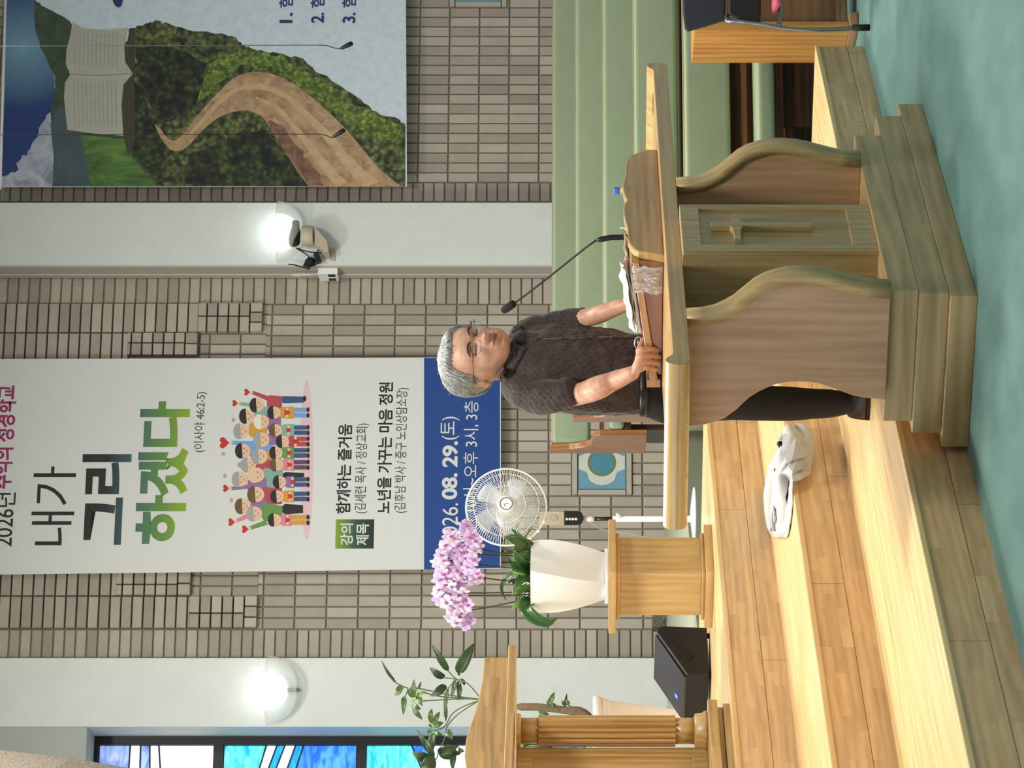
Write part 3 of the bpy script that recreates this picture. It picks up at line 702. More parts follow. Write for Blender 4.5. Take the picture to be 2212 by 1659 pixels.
# water bottle behind the front board
bb = hit(ML, 1332, 412, 1, yd + 0.30); Mb = ML @ Matrix.Translation((bb.x, bb.y, 0)); zc0 = bb.z
zcap1 = hit(ML, 1326, 412, 1, yd + 0.30).z; zcap0 = hit(ML, 1339, 412, 1, yd + 0.30).z
bot = thing('water_bottle', Mb, 'clear plastic water bottle with a blue cap behind the reading desk', 'bottle')
zbase = zs_(0.33) + zTt + 0.002
pet = plain('clear_bottle', (225, 235, 245), 0.08, noise_amt=0, trans=0.9)
m = MB(); m.lathe([(0.026, zbase), (0.030, zbase + 0.01), (0.030, zcap0 - 0.06), (0.026, zcap0 - 0.035), (0.0135, zcap0 - 0.012), (0.0125, zcap0)], seg=20); m.build('bottle_body', pet, bot, smooth=True)
m = MB(); m.lathe([(0.0155, zcap0), (0.0160, zcap0 + 0.004), (0.0160, zcap1 - 0.003), (0.014, zcap1)], seg=24); m.build('bottle_cap', plain('blue_cap', (60, 112, 220), 0.35, noise_amt=0), bot)
# ================================================================ the choir pews
def pew(k, x_img, Yend, label, panel_px=None):
    """k: row from the front; left end at photo y x_img"""
    yf = yE + k * PITCH; z0 = TIERS[k]
    x0 = (MW.inverted() @ W(1300, x_img, Yend)).x
    M = MW @ Matrix.Translation((x0, yf, z0)); Lp = 6.2 - x0 if k < 4 else 5.0
    Lp = max(2.2, min(Lp, 4.2))
    p = thing('choir_pew', M, label, 'pew', 'green padded choir pews in rows')
    # end panel profile (y,z)
    prof = [(0.36, 0.83), (0.44, 0.83), (0.44, 0.20), (0.02, 0.20), (0.02, 0.50), (0.03, 0.53), (0.10, 0.545)]
    prof += [(q.x, q.y) for q in smooth_poly([(0.16, 0.55, 0), (0.24, 0.565, 0), (0.30, 0.62, 0), (0.335, 0.70, 0)], 4)]
    m = MB(); m.prism(prof, YZ, 0, 0.04, 0.004, 2); m.build('end_panel', pew_wood, p, grain='z')
    for xl_ in (0.06, Lp - 0.5):
        m = MB(); m.box((xl_, 0.10, 0.0), (xl_ + 0.04, 0.40, 0.30), 0.003); m.build('pew_leg', dark_wood, p, grain='z')
    m = MB(); m.box((0.041, 0.395, 0.56), (Lp, 0.43, 0.812)); m.build('back_board', pew_wood, p, grain='x')
    m = MB(); m.box((0.042, 0.385, 0.8125), (Lp, 0.432, 0.8175), 0.001); m.build('top_trim', wood('pale_trim', (196, 168, 120), (160, 130, 84)), p, grain='x')
    m = MB(); m.box((0.043, 0.31, 0.565), (Lp, 0.394, 0.812), 0.028, 4); m.build('back_cushion', green_leather, p, smooth=True)
    m = MB(); m.box((0.043, 0.0, 0.345), (Lp, 0.385, 0.44), 0.03, 4); m.build('seat_cushion', green_leather, p, smooth=True)
    m = MB(); m.box((0.042, 0.02, 0.30), (Lp, 0.40, 0.344), 0.003); m.build('seat_board', dark_wood, p, grain='x')
    m = MB(); m.box((0.35, 0.08, 0.115), (Lp, 0.10, 0.299)); m.build('kick_board', dark_wood, p, grain='x')
    m = MB(); m.box((0.042, 0.40, 0.47), (Lp, 0.42, 0.50)); m.build('back_rail', wood('rail_wood', (150, 104, 58), (112, 74, 40)), p, grain='x')
    return p
pew(4, 1000, 20.0, 'back choir pew, its wooden end standing clear beside the blue wall tile')
pew(3, 928, 19.0, 'second choir pew from the back, its wooden end beside the speaking man')
pew(2, 800, 18.0, 'third choir pew from the back, its green back above the next one')
pew(1, 700, 17.1, 'choir pew directly behind the front one, only its green back showing')
pew(0, 430, 16.0, 'front choir pew with green seat and back beside the pulpit')

# ================================================================ plinth with the orchid
fl = G(1544, 1235, R3); MP = frame((fl.x, fl.y, R3), math.radians(53))
SP = 6500.0 / fl.y                                 # px per metre there
plinth = thing('flower_plinth', MP, 'square wooden plinth with stepped top and base carrying the white orchid pot', 'plinth')
zv_ = lambda v: HC - (v - CV) * (fl.y + 0.16) / F - R3
w0 = 0.268; ctr = Vector((0.20, 0.20))
def sq(m, half, z0, z1, bev=0.004): m.box((ctr.x - half, ctr.y - half, z0), (ctr.x + half, ctr.y + half, z1), bev, 2)
h1, h2, h3, h4 = zv_(1523), zv_(1515), zv_(1339), zv_(1331); h5 = zv_(1315)
m = MB(); sq(m, 0.178, 0, h1); m.build('base', trim_oak, plinth, grain='x')
m = MB(); sq(m, 0.150, h1, h2, 0.006); m.build('base_moulding', trim_oak, plinth, grain='x')
m = MB(); sq(m, w0 / 2, h2, h3); m.build('body', wood('plinth_oak', (202, 170, 112), (178, 144, 88), 1.6, 22, wavy=0.5), plinth, grain='z')
m = MB(); sq(m, 0.150, h3, h4, 0.006); m.build('top_moulding', trim_oak, plinth, grain='x')
m = MB(); sq(m, 0.196, h4, h5, 0.004); m.build('top', oak_blocks, plinth, grain='x')
pc = MP @ Vector((ctr.x, ctr.y, h5)); MO = frame(pc, math.radians(47)); Yo = pc.y
orch = thing('potted_orchid', MO, 'pink orchid in a tall white faceted pot on the wooden plinth', 'potted plant')
ov = lambda v: HC - (v - CV) * Yo / F - pc.z
ceram = plain('white_ceramic', (240, 242, 244), 0.18, noise_amt=0.0, coat=0.5)
m = MB(); m.box((-0.096, -0.096, 0), (0.096, 0.096, ov(1306)), 0.006, 3); m.build('saucer', ceram, orch)
def potring(half, z, tw, k=5):
    pts = []
    for i in range(4):
        a = math.radians(90 * i + tw); c_, s_ = math.cos(a), math.sin(a)
        for j in range(k):
            t = j / k; x, y = half, -half + 2 * half * t
            ins = 1 - 0.05 * math.sin(math.pi * t); x *= ins
            pts.append((x * c_ - y * s_, x * s_ + y * c_, z))
    return pts
zb0, zt0 = ov(1306), ov(1147)
m = MB(); rr_ = []
for i in range(9):
    t = i / 8; half = 0.083 + 0.043 * math.sin(t * math.pi * 0.60); rr_.append(potring(half, zb0 + 0.001 + (zt0 - zb0) * t, -12 + 22 * t))
inner = [potring(0.117, zt0 - 0.004, 10), potring(0.110, zt0 - 0.03, 10)]
m.rings(rr_ + inner); mods(m.build('pot', ceram, orch), ('EDGE_SPLIT', dict(split_angle=math.radians(38))))
m = MB(); m.prism([(p[0] * 0.99, p[1] * 0.99) for p in potring(0.112, 0, 10)], XY, zt0 - 0.05, zt0 - 0.022); m.build('soil', plain('bark_soil', (52, 40, 30), 0.95, noise_amt=0.25, nscale=90), orch)
leafm = plain('orchid_leaf', (52, 92, 38), 0.3, noise_amt=0.12, nscale=14, coat=0.2)
leafl = plain('orchid_leaf_light', (98, 136, 52), 0.35, noise_amt=0.10, nscale=14)
VDIR = MO.inverted().to_3x3() @ Vector((0.25, -1, 0.4))
def ribbon(m, pts, width, tilt=None, thick=0.0, droop=0.25, n=5, sharp=0.6):
    """leaf blade along pts, rounded at the tip"""
    P_ = smooth_poly(pts, n); L_ = len(P_); rows = []
    for i, p in enumerate(P_):
        t = i / (L_ - 1); d = (P_[min(i + 1, L_ - 1)] - P_[max(i - 1, 0)]).normalized()
        side = d.cross(VDIR if tilt is None else tilt)
        if side.length < 1e-4: side = Vector((0, 0, 1))
        side.normalize(); up = side.cross(d)
        wdt = width * (math.sin(math.pi * min(1, 0.08 + 0.92 * t) ** sharp) ** 0.75 if 0 < t < 1 else 0.12)
        rows.append([p + side * (wdt * q) + up * (droop * wdt * (abs(q) * 2) ** 2) for q in (-0.5, -0.25, 0, 0.25, 0.5)])
    m.rings(rows, close=False)
ol = lambda cx, cy, dy=0.0: MO.inverted() @ W(930 + cx / 6.634, 1120 + cy / 6.634, Yo + dy)
def oleaf(pts, width, mat=None):
    m = MB(); ribbon(m, [ol(*p) for p in pts], width / 6.634 / SP * 1.0)
    o = m.build('leaf', mat or leafm, orch, smooth=True, recalc=False); mods(o, ('SOLIDIFY', dict(thickness=0.0022)))
oleaf([(1440, 420, 0.02), (1330, 360, -0.02), (1180, 290, -0.05), (1040, 260, -0.04)], 185)
oleaf([(1430, 700, 0), (1330, 640, -0.06), (1250, 540, -0.09), (1185, 455, -0.09)], 135)
oleaf([(1430, 720, 0), (1290, 610, 0.03), (1200, 480, 0.05), (1060, 470, 0.06)], 110)
oleaf([(1430, 790, 0), (1330, 850, -0.07), (1240, 980, -0.09), (1165, 1110, -0.08)], 140)
oleaf([(1430, 770, 0), (1220, 780, 0.0), (1060, 900, 0.03), (1020, 1020, 0.05), (1080, 1170, 0.06)], 80)
oleaf([(1440, 1150, 0), (1330, 1190, -0.04), (1240, 1230, -0.05), (1165, 1300, -0.05)], 110, leafl)
oleaf([(1440, 1190, -0.04), (1370, 1290, -0.07), (1520, 1440, -0.09), (1690, 1500, -0.1), (1810, 1430, -0.1)], 190)
oleaf([(1430, 740, 0.02), (1250, 720, 0.05), (1160, 640, 0.06), (1110, 560, 0.06)], 70)
oleaf([(1430, 450, 0), (1340, 330, 0.0), (1250, 230, 0.03), (1160, 150, 0.04)], 90)
oleaf([(1430, 1010, 0.03), (1280, 960, 0.05), (1180, 900, 0.07), (1110, 940, 0.08)], 120)
oleaf([(1430, 870, -0.02), (1340, 830, -0.06), (1240, 800, -0.06), (1180, 770, -0.05)], 90, leafl)
rnd = random.Random(21)
for q in range(12):
    cy0 = 420 + q * 62 + rnd.uniform(-25, 25); ln_ = rnd.uniform(170, 330); sd2 = rnd.uniform(-170, 170); dq = rnd.uniform(-0.05, 0.07)
    oleaf([(1435, cy0, dq * 0.3), (1435 - ln_ * 0.45, cy0 + sd2 * 0.35, dq * 0.7), (1435 - ln_ * 0.8, cy0 + sd2 * 0.8, dq), (1435 - ln_ * 0.85, cy0 + sd2 * 1.25, dq)], rnd.uniform(85, 140), leafl if q % 5 == 4 else None)
stemm = plain('orchid_stem', (58, 62, 34), 0.6, noise_amt=0.15, nscale=60)
stems = [[(1440, 470, 0), (1030, 495, 0), (700, 420, 0), (520, 330, -0.01), (430, 250, -0.02)], [(1440, 560, 0.01), (1040, 525, 0.01), (640, 512, 0.01), (430, 470, 0.0), (280, 420, -0.02)],
         [(1440, 700, 0.02), (1140, 705, 0.02), (600, 650, 0.02), (420, 620, 0.0), (240, 600, -0.02)], [(1440, 900, 0.02), (1060, 890, 0.02), (720, 842, 0.02), (520, 800, 0), (330, 800, -0.02)],
         [(1440, 1050, 0), (1060, 1062, 0), (520, 1066, 0), (380, 1040, -0.01), (220, 950, -0.03)], [(1440, 1090, -0.01), (1080, 1098, -0.01), (520, 1106, -0.01), (400, 1130, -0.02), (260, 1130, -0.03)],
         [(1440, 1150, -0.03), (1100, 1215, -0.04), (820, 1275, -0.04), (520, 1325, -0.04), (420, 1390, -0.05)], [(1430, 370, 0), (1330, 320, -0.01), (1440, 140, -0.03)]]
for st in stems:
    m = MB(); m.tube(smooth_poly([ol(*p) for p in st], 5), 0.0032, 6); m.build('flower_stem', stemm, orch)
m = MB(); p0 = ol(1440, 140, -0.03); m.ball(p0, 0.006, 8, (1, 1, 1.3)); m.build('bud', leafl, orch)
petal = plain('orchid_petal', (216, 186, 232), 0.45, noise_amt=0.10, nscale=120, sheen=0.1)
petal2 = plain('orchid_petal_pale', (232, 212, 242), 0.45, noise_amt=0.08, nscale=120)
lipm = plain('orchid_lip', (168, 92, 158), 0.4, noise_amt=0.1)
def flower_mesh(pm, seed):
    m = MB(); rnd = random.Random(seed)
    for k in range(5):
        a = math.radians(90 + 72 * k) + rnd.uniform(-0.1, 0.1); big = k in (1, 4); Lq = 0.030 if not big else 0.031; wq = 0.019 if not big else 0.034
        d = Vector((math.cos(a), 0, math.sin(a))); s_ = Vector((-math.sin(a), 0, math.cos(a))); rows = []
        for i in range(6):
            t = i / 5; wdt = wq * (0.25 + 0.75 * math.sin(math.pi * (0.12 + 0.80 * t)) ** 0.8) * (1 if i < 5 else 0.55)
            rows.append([d * (0.003 + Lq * t) + s_ * (wdt * q) + Vector((0, -0.003 - 0.010 * t * t * 0.5 + 0.008 * (q * 2) ** 2 * t + (0.004 if big else 0), 0)) for q in (-0.5, -0.2, 0.2, 0.5)])
        m.rings(rows, close=False)
    m.mi = 1; m.ball((0, -0.009, -0.006), 0.0042, 8, (1.0, 1.2, 1.5)); m.ball((0, -0.008, 0.002), 0.0035, 8); m.ball((0.004, -0.007, -0.003), 0.0026, 6); m.ball((-0.004, -0.007, -0.003), 0.0026, 6)
    o = m.build('flower', pm, orch, smooth=True, recalc=False, mats=[pm, lipm]); return o
protos = [flower_mesh(petal, 1), flower_mesh(petal2, 2), flower_mesh(petal, 3)]
fl_px = [(500, 110), (470, 180), (540, 180), (280, 250), (330, 300), (440, 280), (560, 290), (590, 230), (640, 330), (680, 410), (210, 400), (300, 420), (390, 400), (560, 400), (620, 470), (150, 520), (250, 480), (350, 490), (450, 500), (540, 500),
         (100, 610), (180, 620), (370, 580), (480, 570), (590, 570), (620, 610), (150, 700), (320, 650), (420, 660), (530, 700), (230, 720), (180, 790), (260, 790), (370, 750), (450, 790), (580, 780), (660, 780), (690, 850), (590, 880), (500, 880),
         (130, 880), (200, 940), (300, 980), (400, 900), (430, 1020), (110, 1040), (180, 1070), (340, 1060), (130, 1140), (250, 1080), (220, 1200), (400, 1100), (370, 1200), (470, 1060), (490, 1170), (330, 1290), (420, 1260), (530, 1250), (420, 1410), (360, 1480), (300, 1400), (560, 1440), (540, 1520)]
rnd = random.Random(5)
for i, (cx, cy) in enumerate(fl_px):
    o = protos[i] if i < 3 else protos[rnd.randrange(3)].copy()
    if i >= 3: COL.objects.link(o); o.parent = orch
    o.location = ol(cx, cy, -0.03 + rnd.uniform(-0.035, 0.03))
    o.rotation_euler = (rnd.uniform(-0.45, 0.35), rnd.uniform(-0.6, 0.6), -math.radians(47) + rnd.uniform(-0.8, 0.7)); s_ = rnd.uniform(1.02, 1.3); o.scale = (s_, s_, s_)

# ================================================================ pedestal fan
fb = G(1503, 1112, R3); MF = frame((fb.x, fb.y, R3), 0); Yf = fb.y
fan = thing('pedestal_fan', MF, 'white pedestal fan with round wire guard standing behind the pulpit', 'fan')
fz = lambda v: HC - (v - CV) * Yf / F - R3
fx = lambda y: (CX - y) * Yf / F - fb.x
cream = plain('cream_plastic', (214, 200, 180), 0.4, noise_amt=0.03)
m = MB(); m.lathe([(0.0, 0.03), (0.03, 0.028), (0.10, 0.020), (0.150, 0.012), (0.156, 0.0)], (0.0, 0, 0.002), 40); m.build('base', white_plastic, fan)
m = MB(); m.lathe([(0.022, 0.024), (0.018, 0.04), (0.0155, 0.05), (0.0155, fz(1323))], (fx(1121), 0, 0), 20); m.build('pole', white_plastic, fan)
m = MB(); m.lathe([(0.011, fz(1324)), (0.011, fz(1283))], (fx(1121), 0, 0), 16); m.build('inner_pole', plain('dark_steel', (70, 68, 64), 0.3, metal=0.8, noise_amt=0), fan)
m = MB(); m.lathe([(0.0165, fz(1284)), (0.0165, fz(1272)), (0.0145, fz(1271)), (0.0145, fz(1258))], (fx(1121), 0, 0), 18); m.build('neck', white_plastic, fan)
m = MB(); m.box((fx(1116) - 0.004, -0.03, fz(1340)), (fx(1116) + 0.010, -0.015, fz(1330)), 0.003); m.ball((fx(1112), 0, fz(1335)), 0.012, 10); m.build('height_knob', white_plastic, fan)
xc = fx(1119); m = MB(); m.box((xc - 0.038, -0.032, fz(1219)), (xc + 0.038, 0.05, fz(1165)), 0.008, 3); m.build('control_housing', cream, fan)
m = MB(); out = [(xc - 0.038, fz(1219)), (xc + 0.038, fz(1219)), (xc + 0.038, fz(1248)), (xc + 0.030, fz(1256)), (xc + 0.012, fz(1260)), (xc - 0.012, fz(1260)), (xc - 0.030, fz(1256)), (xc - 0.038, fz(1248))]
m.prism(out, XZ, -0.034, 0.045, 0.004, 2); cp_ = m.build('control_panel', black_plastic, fan)
for q in range(4):
    m = MB(); m.lathe([(0.0, -0.0025), (0.0075, -0.002), (0.008, 0.0)], (xc - 0.004, -0.0345, fz(1224.5 + q * 6.6)), 16, 'y'); m.build('button', white_plastic, cp_)
m = MB(); m.lathe([(0.018, -0.006), (0.020, 0.0)], (xc, -0.033, fz(1197)), 24, 'y'); m.build('dial', plain('cream_dial', (196, 184, 166), 0.4, noise_amt=0), fan)
# the head faces a little to the right
ang = math.radians(20); MH = Matrix.Translation((fx(1093), -0.13, fz(1095))) @ Matrix.Rotation(ang, 4, 'Z'); R_ = 0.219
def headpart(mb, name, mat, par=fan, **kw):
    bmesh.ops.transform(mb.b, matrix=MH, verts=mb.b.verts[:]); return mb.build(name, mat, par, **kw)
m = MB(); m.lathe([(0.055, 0.10), (0.062, 0.14), (0.058, 0.22), (0.03, 0.26), (0.0, 0.265)], (0, 0, 0), 28, 'y'); headpart(m, 'motor', white_plastic)
wire = plain('white_wire', (232, 230, 224), 0.4, noise_amt=0)
m = MB(); prof_w = [(0.047, -0.052), (0.09, -0.054), (0.15, -0.046), (0.195, -0.028), (0.214, 0.0)]; nW = 96
for i in range(nW):
    a = 2 * math.pi * i / nW; m.tube([Vector((r * math.cos(a + 0.35 * (r - 0.05)), y, r * math.sin(a + 0.35 * (r - 0.05)))) for r, y in prof_w], 0.0011, 4, cap=False)
for rr0, yy in ((0.105, -0.053), (0.178, -0.036)):
    m.tube([Vector((rr0 * math.cos(2 * math.pi * k / 64), yy, rr0 * math.sin(2 * math.pi * k / 64))) for k in range(65)], 0.0016, 5, cap=False)
front_g = headpart(m, 'front_guard', wire)
m = MB(); nW = 64
for i in range(nW):
    a = 2 * math.pi * i / nW; m.tube([Vector((r * math.cos(a), y, r * math.sin(a))) for r, y in ((0.06, 0.10), (0.13, 0.095), (0.19, 0.06), (0.214, 0.004))], 0.0011, 4, cap=False)
headpart(m, 'rear_guard', wire)
m = MB(); m.tube([Vector((R_ * math.cos(2 * math.pi * k / 72), 0.002, R_ * math.sin(2 * math.pi * k / 72))) for k in range(73)], 0.0055, 8, cap=False)
for k in (200, 216, 232, 248): 
    a = math.radians(k); m.ball((R_ * 1.01 * math.cos(a), 0.0, R_ * 1.01 * math.sin(a)), 0.011, 8)
headpart(m, 'guard_rim', white_plastic)
m = MB(); m.lathe([(0.0, -0.062), (0.040, -0.061), (0.047, -0.056), (0.048, -0.048)], (0, 0, 0), 36, 'y'); hub = headpart(m, 'hub_cap', white_plastic)
m = MB(); m.tube([Vector((0.034 * math.cos(2 * math.pi * k / 40), -0.0625, 0.034 * math.sin(2 * math.pi * k / 40))) for k in range(41)], 0.0022, 6, cap=False)
m.tube([Vector((-0.010, -0.063, 0.010)), Vector((-0.002, -0.063, 0.004)), Vector((-0.001, -0.063, -0.012))], 0.0018, 5); m.ball((-0.011, -0.0625, 0.009), 0.003, 6); headpart(m, 'emblem_ring', plain('grey_emblem', (70, 72, 72), 0.5, noise_amt=0), hub)
blade = plain('clear_blade', (205, 214, 222), 0.15, noise_amt=0, alpha=0.42)
for k in range(5):
    m = MB(); rows = []
    for i in range(8):
        t = i / 7; r = 0.045 + 0.135 * t; a0 = math.radians(72 * k + 14) + 0.35 * t; wv_ = math.radians(46 - 6 * t) * (1 if i < 7 else 0.75)
        rows.append([Vector((r * math.cos(a0 + wv_ * q), 0.035 + 0.035 * (q - 0.5), r * math.sin(a0 + wv_ * q))) for q in (0, 0.25, 0.5, 0.75, 1)])
    m.rings(rows, close=False); o = headpart(m, 'blade', blade, smooth=True, recalc=False); mods(o, ('SOLIDIFY', dict(thickness=0.002)))
m = MB(); m.lathe([(0.0, 0.0), (0.035, 0.0), (0.046, 0.02), (0.046, 0.085)], (0, 0, 0), 24, 'y'); headpart(m, 'blade_hub', plain('grey_hub', (190, 194, 196), 0.3, noise_amt=0))
m = MB(); m.tube(smooth_poly([(fx(1124), 0.03, fz(1263)), (fx(1135), 0.05, fz(1285)), (fx(1146), 0.1, fz(1305)), (fx(1165), 0.2, fz(1400)), (fx(1200), 0.3, 0.01)], 5), 0.003, 6); m.build('power_cord', cream, fan)

# ================================================================ black wedge monitor speaker
sb = G(1537, 1457, R3); MK = frame((sb.x, sb.y, R3), math.radians(45)); ks = 6500 / sb.y
spk = thing('monitor_speaker', MK, 'black wedge monitor speaker with blue badge on the stage floor beside the plinth', 'speaker')
kz = lambda v: (1537 - v) / ks
wp = 0.30; dp = 0.37
prof = [(0.0, 0.012), (wp, 0.012), (wp + 0.012, kz(1432)), (wp - 0.005, kz(1422)), (wp - 0.03, kz(1421)), (0.0, kz(1484))]
m = MB(); m.prism(prof, XZ, 0, dp, 0.008, 2); m.build('cabinet', plain('black_paint', (13, 12, 12), 0.55, noise_amt=0.05, nscale=60, bump=0.15, bscale=400), spk)
gm, nt, ns, lk, b = nmat('speaker_mesh'); tc = N(nt, 'ShaderNodeTexCoord'); vo = N(nt, 'ShaderNodeTexVoronoi'); vo.inputs['Scale'].default_value = 110; vo.inputs['Randomness'].default_value = 0.0; lk.new(tc.outputs['Object'], vo.inputs['Vector'])
cr = N(nt, 'ShaderNodeValToRGB'); cr.color_ramp.elements[0].position = 0.3; cr.color_ramp.elements[0].color = srgb(14, 14, 15); cr.color_ramp.elements[1].position = 0.45; cr.color_ramp.elements[1].color = srgb(40, 41, 45)
lk.new(vo.outputs['Distance'], cr.inputs[0]); lk.new(cr.outputs[0], b.inputs['Base Color']); b.inputs['Roughness'].default_value = 0.45
g0 = Vector((-0.004, 0, kz(1481))); g1 = Vector((wp - 0.034, 0, kz(1421) + 0.003)); gd = (g1 - g0); gn = Vector((-gd.z, 0, gd.x)).normalized()
m = MB()
pts = [g0 + gn * -0.006, g1 + gn * -0.006, g1 + gn * 0.006, g0 + gn * 0.006]
m.prism([(p.x, p.z) for p in pts], XZ, 0.018, dp - 0.018, 0.002, 1); m.build('grille', gm, spk)
m = MB(); c = g0 + gd * 0.22 + Vector((0, dp * 0.62, 0)) + gn * 0.0075; R3x = Matrix((gd.normalized(), Vector((0, 1, 0)), gn)).transposed()
m.obox(c, (0.036, 0.036, 0.003), R3x); bd = m.build('badge', plain('blue_badge', (60, 92, 190), 0.4, noise_amt=0), spk)
m = MB(); cc = c + gn * 0.002
for (a, b2, la, lb) in ((-0.004, 0, 0.016, 0.003), (0.004, 0, 0.016, 0.003), (0, 0.006, 0.003, 0.010)): m.obox(cc + gd.normalized() * a + Vector((0, b2, 0)), (lb if False else 0.003, la, 0.001) if a else (0.010, 0.003, 0.001), R3x)
m.build('badge_mark', white_plastic, bd)
m = MB(); hc = Vector((wp * 0.50, -0.001, kz(1465))); hd = Vector((0.06, 0, 0.05)); hx = Matrix((Vector((0.72, 0, 0.69)), Vector((0, 1, 0)), Vector((-0.69, 0, 0.72)))).transposed()
m.obox((wp * 0.47, 0.0, kz(1478)), (0.105, 0.006, 0.036), hx, 0.0028, 2); m.build('handle_recess', plain('deep_black', (6, 6, 6), 0.9, noise_amt=0), spk)
for (a, b2) in ((0.03, 0.03), (wp - 0.03, 0.03), (0.03, dp - 0.03), (wp - 0.03, dp - 0.03)):
    m = MB(); m.lathe([(0.014, 0), (0.014, 0.013)], (a, b2, 0), 14); m.build('rubber_foot', black_rubber, spk)

# ================================================================ altar desk with fluted columns at the left
a0_ = G(1575, 1519, R3); MA = frame((a0_.x, a0_.y, R3), SA)
alt = thing('communion_altar', MA, 'wooden altar desk with fluted column and curved crest board at the stage edge', 'altar')
ah = lambda x, y, yy=0.0: hit(MA, x, y, 1, yy)
za1 = ah(1550, 1525).z; za2 = ah(1527, 1512).z; XL = -2.6; AD = 0.75
m = MB(); m.box((XL, 0.0, 0), (0.0, AD, za1 * 0.55), 0.004); m.box((XL, 0.012, za1 * 0.55 + 0.001), (-0.012, AD, za1), 0.004); m.build('base', trim_oak, alt, grain='x')
x1b = ah(1527, 1510, -0.015).x; m = MB(); m.box((XL, -0.015, za1 + 0.0005), (x1b, AD, za2), 0.008, 3); m.build('base_top', oak_blocks, alt, grain='x')
# columns
yc_ = 0.10; cxx = ah(1300, 1579, yc_).x; zl0 = za2; sc = 34 / (6500 / (MA @ Vector((cxx, yc_, 0))).y)
z_ = lambda v: ah(v, 1579, yc_).z
flute_w = wood('fluted_oak', (206, 172, 114), (168, 130, 78), 1.6, 22, wavy=0.3)
for cxn in (cxx, cxx - 1.75):
    m = MB(); m.lathe([(sc * 1.28, zl0), (sc * 1.28, zl0 + 0.012), (sc * 1.15, zl0 + 0.022), (sc * 1.1, z_(1500) - 0.003), (sc * 0.86, z_(1499))], (cxn, yc_, 0.0005), 28)
    m.lathe([(sc * 0.84, z_(1499)), (sc * 0.84, z_(1459))], (cxn, yc_, 0.001), 28); m.build('column_base', trim_oak, alt, grain='z')
    m = MB(); m.lathe([(sc * 0.84, z_(1163)), (sc * 0.84, z_(1126))], (cxn, yc_, 0), 28); m.lathe([(sc * 1.0, z_(1126)), (sc * 1.12, z_(1122)), (sc * 1.12, z_(1117)), (sc * 1.25, z_(1116))], (cxn, yc_, 0), 28)
    col_o = m.build('column', trim_oak, alt, grain='z')
    m = MB(); rg = []
    nfl = 15
    for zz in (z_(1459) + 0.001, z_(1163) - 0.001):
        ring = []
        for k in range(nfl * 6):
            a = 2 * math.pi * k / (nfl * 6); ph = (k % 6); r = sc * (1.0 if ph in (0, 1, 5) else (0.90 if ph in (2, 4) else 0.80)); ring.append((cxn + r * math.cos(a), yc_ + r * math.sin(a), zz))
        rg.append(ring)
    m.rings(rg, smooth=False); m.build('fluted_shaft', flute_w, col_o, grain='z')
# panel behind
xp = ah(1300, 1618, 0.16).x; zpt = ah(1116, 1618, 0.16).z
m = MB(); pw = ah(1300, 1639, 0.16).x - xp
fwp = abs(pw) * 0.9
m.box((xp - fwp, 0.15, za2), (xp, 0.19, zpt), 0.006); m.box((xp - 1.3, 0.15, za2), (xp - 1.3 + fwp, 0.19, zpt), 0.006); m.box((xp - 1.3 + fwp, 0.15, zpt - fwp), (xp - fwp, 0.19, zpt), 0.006); m.box((xp - 1.3 + fwp, 0.15, za2), (xp - fwp, 0.19, za2 + fwp), 0.006)
m.build('panel_frame', trim_oak, alt, grain='z')
m = MB(); m.box((xp - 1.3 + fwp, 0.17, za2 + fwp), (xp - fwp, 0.185, zpt - fwp)); pnl = m.build('front_panel', wood('altar_panel', (212, 180, 124), (190, 152, 98), 1.6, 20, wavy=0.4), alt, grain='z')
zc_ = ah(1222, 1650, 0.17).z; m = MB(); xk_ = xp - 0.65
m.prism([(xk_ - 0.02, za2 + fwp + 0.1), (xk_ + 0.02, za2 + fwp + 0.1), (xk_ + 0.02, zc_ - 0.02), (xk_ + 0.30, zc_ - 0.02), (xk_ + 0.34, zc_), (xk_ + 0.30, zc_ + 0.02), (xk_ + 0.02, zc_ + 0.02), (xk_ + 0.02, zpt - fwp - 0.04), (xk_ - 0.02, zpt - fwp - 0.04), (xk_ - 0.02, zc_ + 0.02), (xk_ - 0.30, zc_ + 0.02), (xk_ - 0.34, zc_), (xk_ - 0.30, zc_ - 0.02), (xk_ - 0.02, zc_ - 0.02)], XZ, 0.150, 0.169, 0.003, 1)
m.build('cross', trim_oak, pnl, grain='z')
# ledge and crest
zl1 = ah(1115, 1395, -0.03).z; zl2 = ah(1098, 1395, -0.03).z; xle = ah(1106, 1392, -0.03).x
m = MB(); m.box((XL - 0.4, -0.03, zl1), (xle, AD, zl2), 0.006, 3); m.build('ledge', oak_blocks, alt, grain='x')
cpx = [(1046, 1419.5), (1044, 1440), (1041, 1472), (1032, 1515), (1024, 1545), (1016, 1567), (1008, 1592), (1005, 1612), (1003, 1634), (1006, 1655), (1010, 1680), (1012, 1720), (1010, 1780)]
cpt = [ah(x, y, 0.012) for x, y in cpx]
m = MB(); m.prism([(cpt[0].x, zl2)] + [(p.x, p.z) for p in cpt] + [(cpt[-1].x, zl2)], XZ, 0.012, 0.05, 0.004, 2); m.build('crest_board', oak_blocks, alt, grain='x')

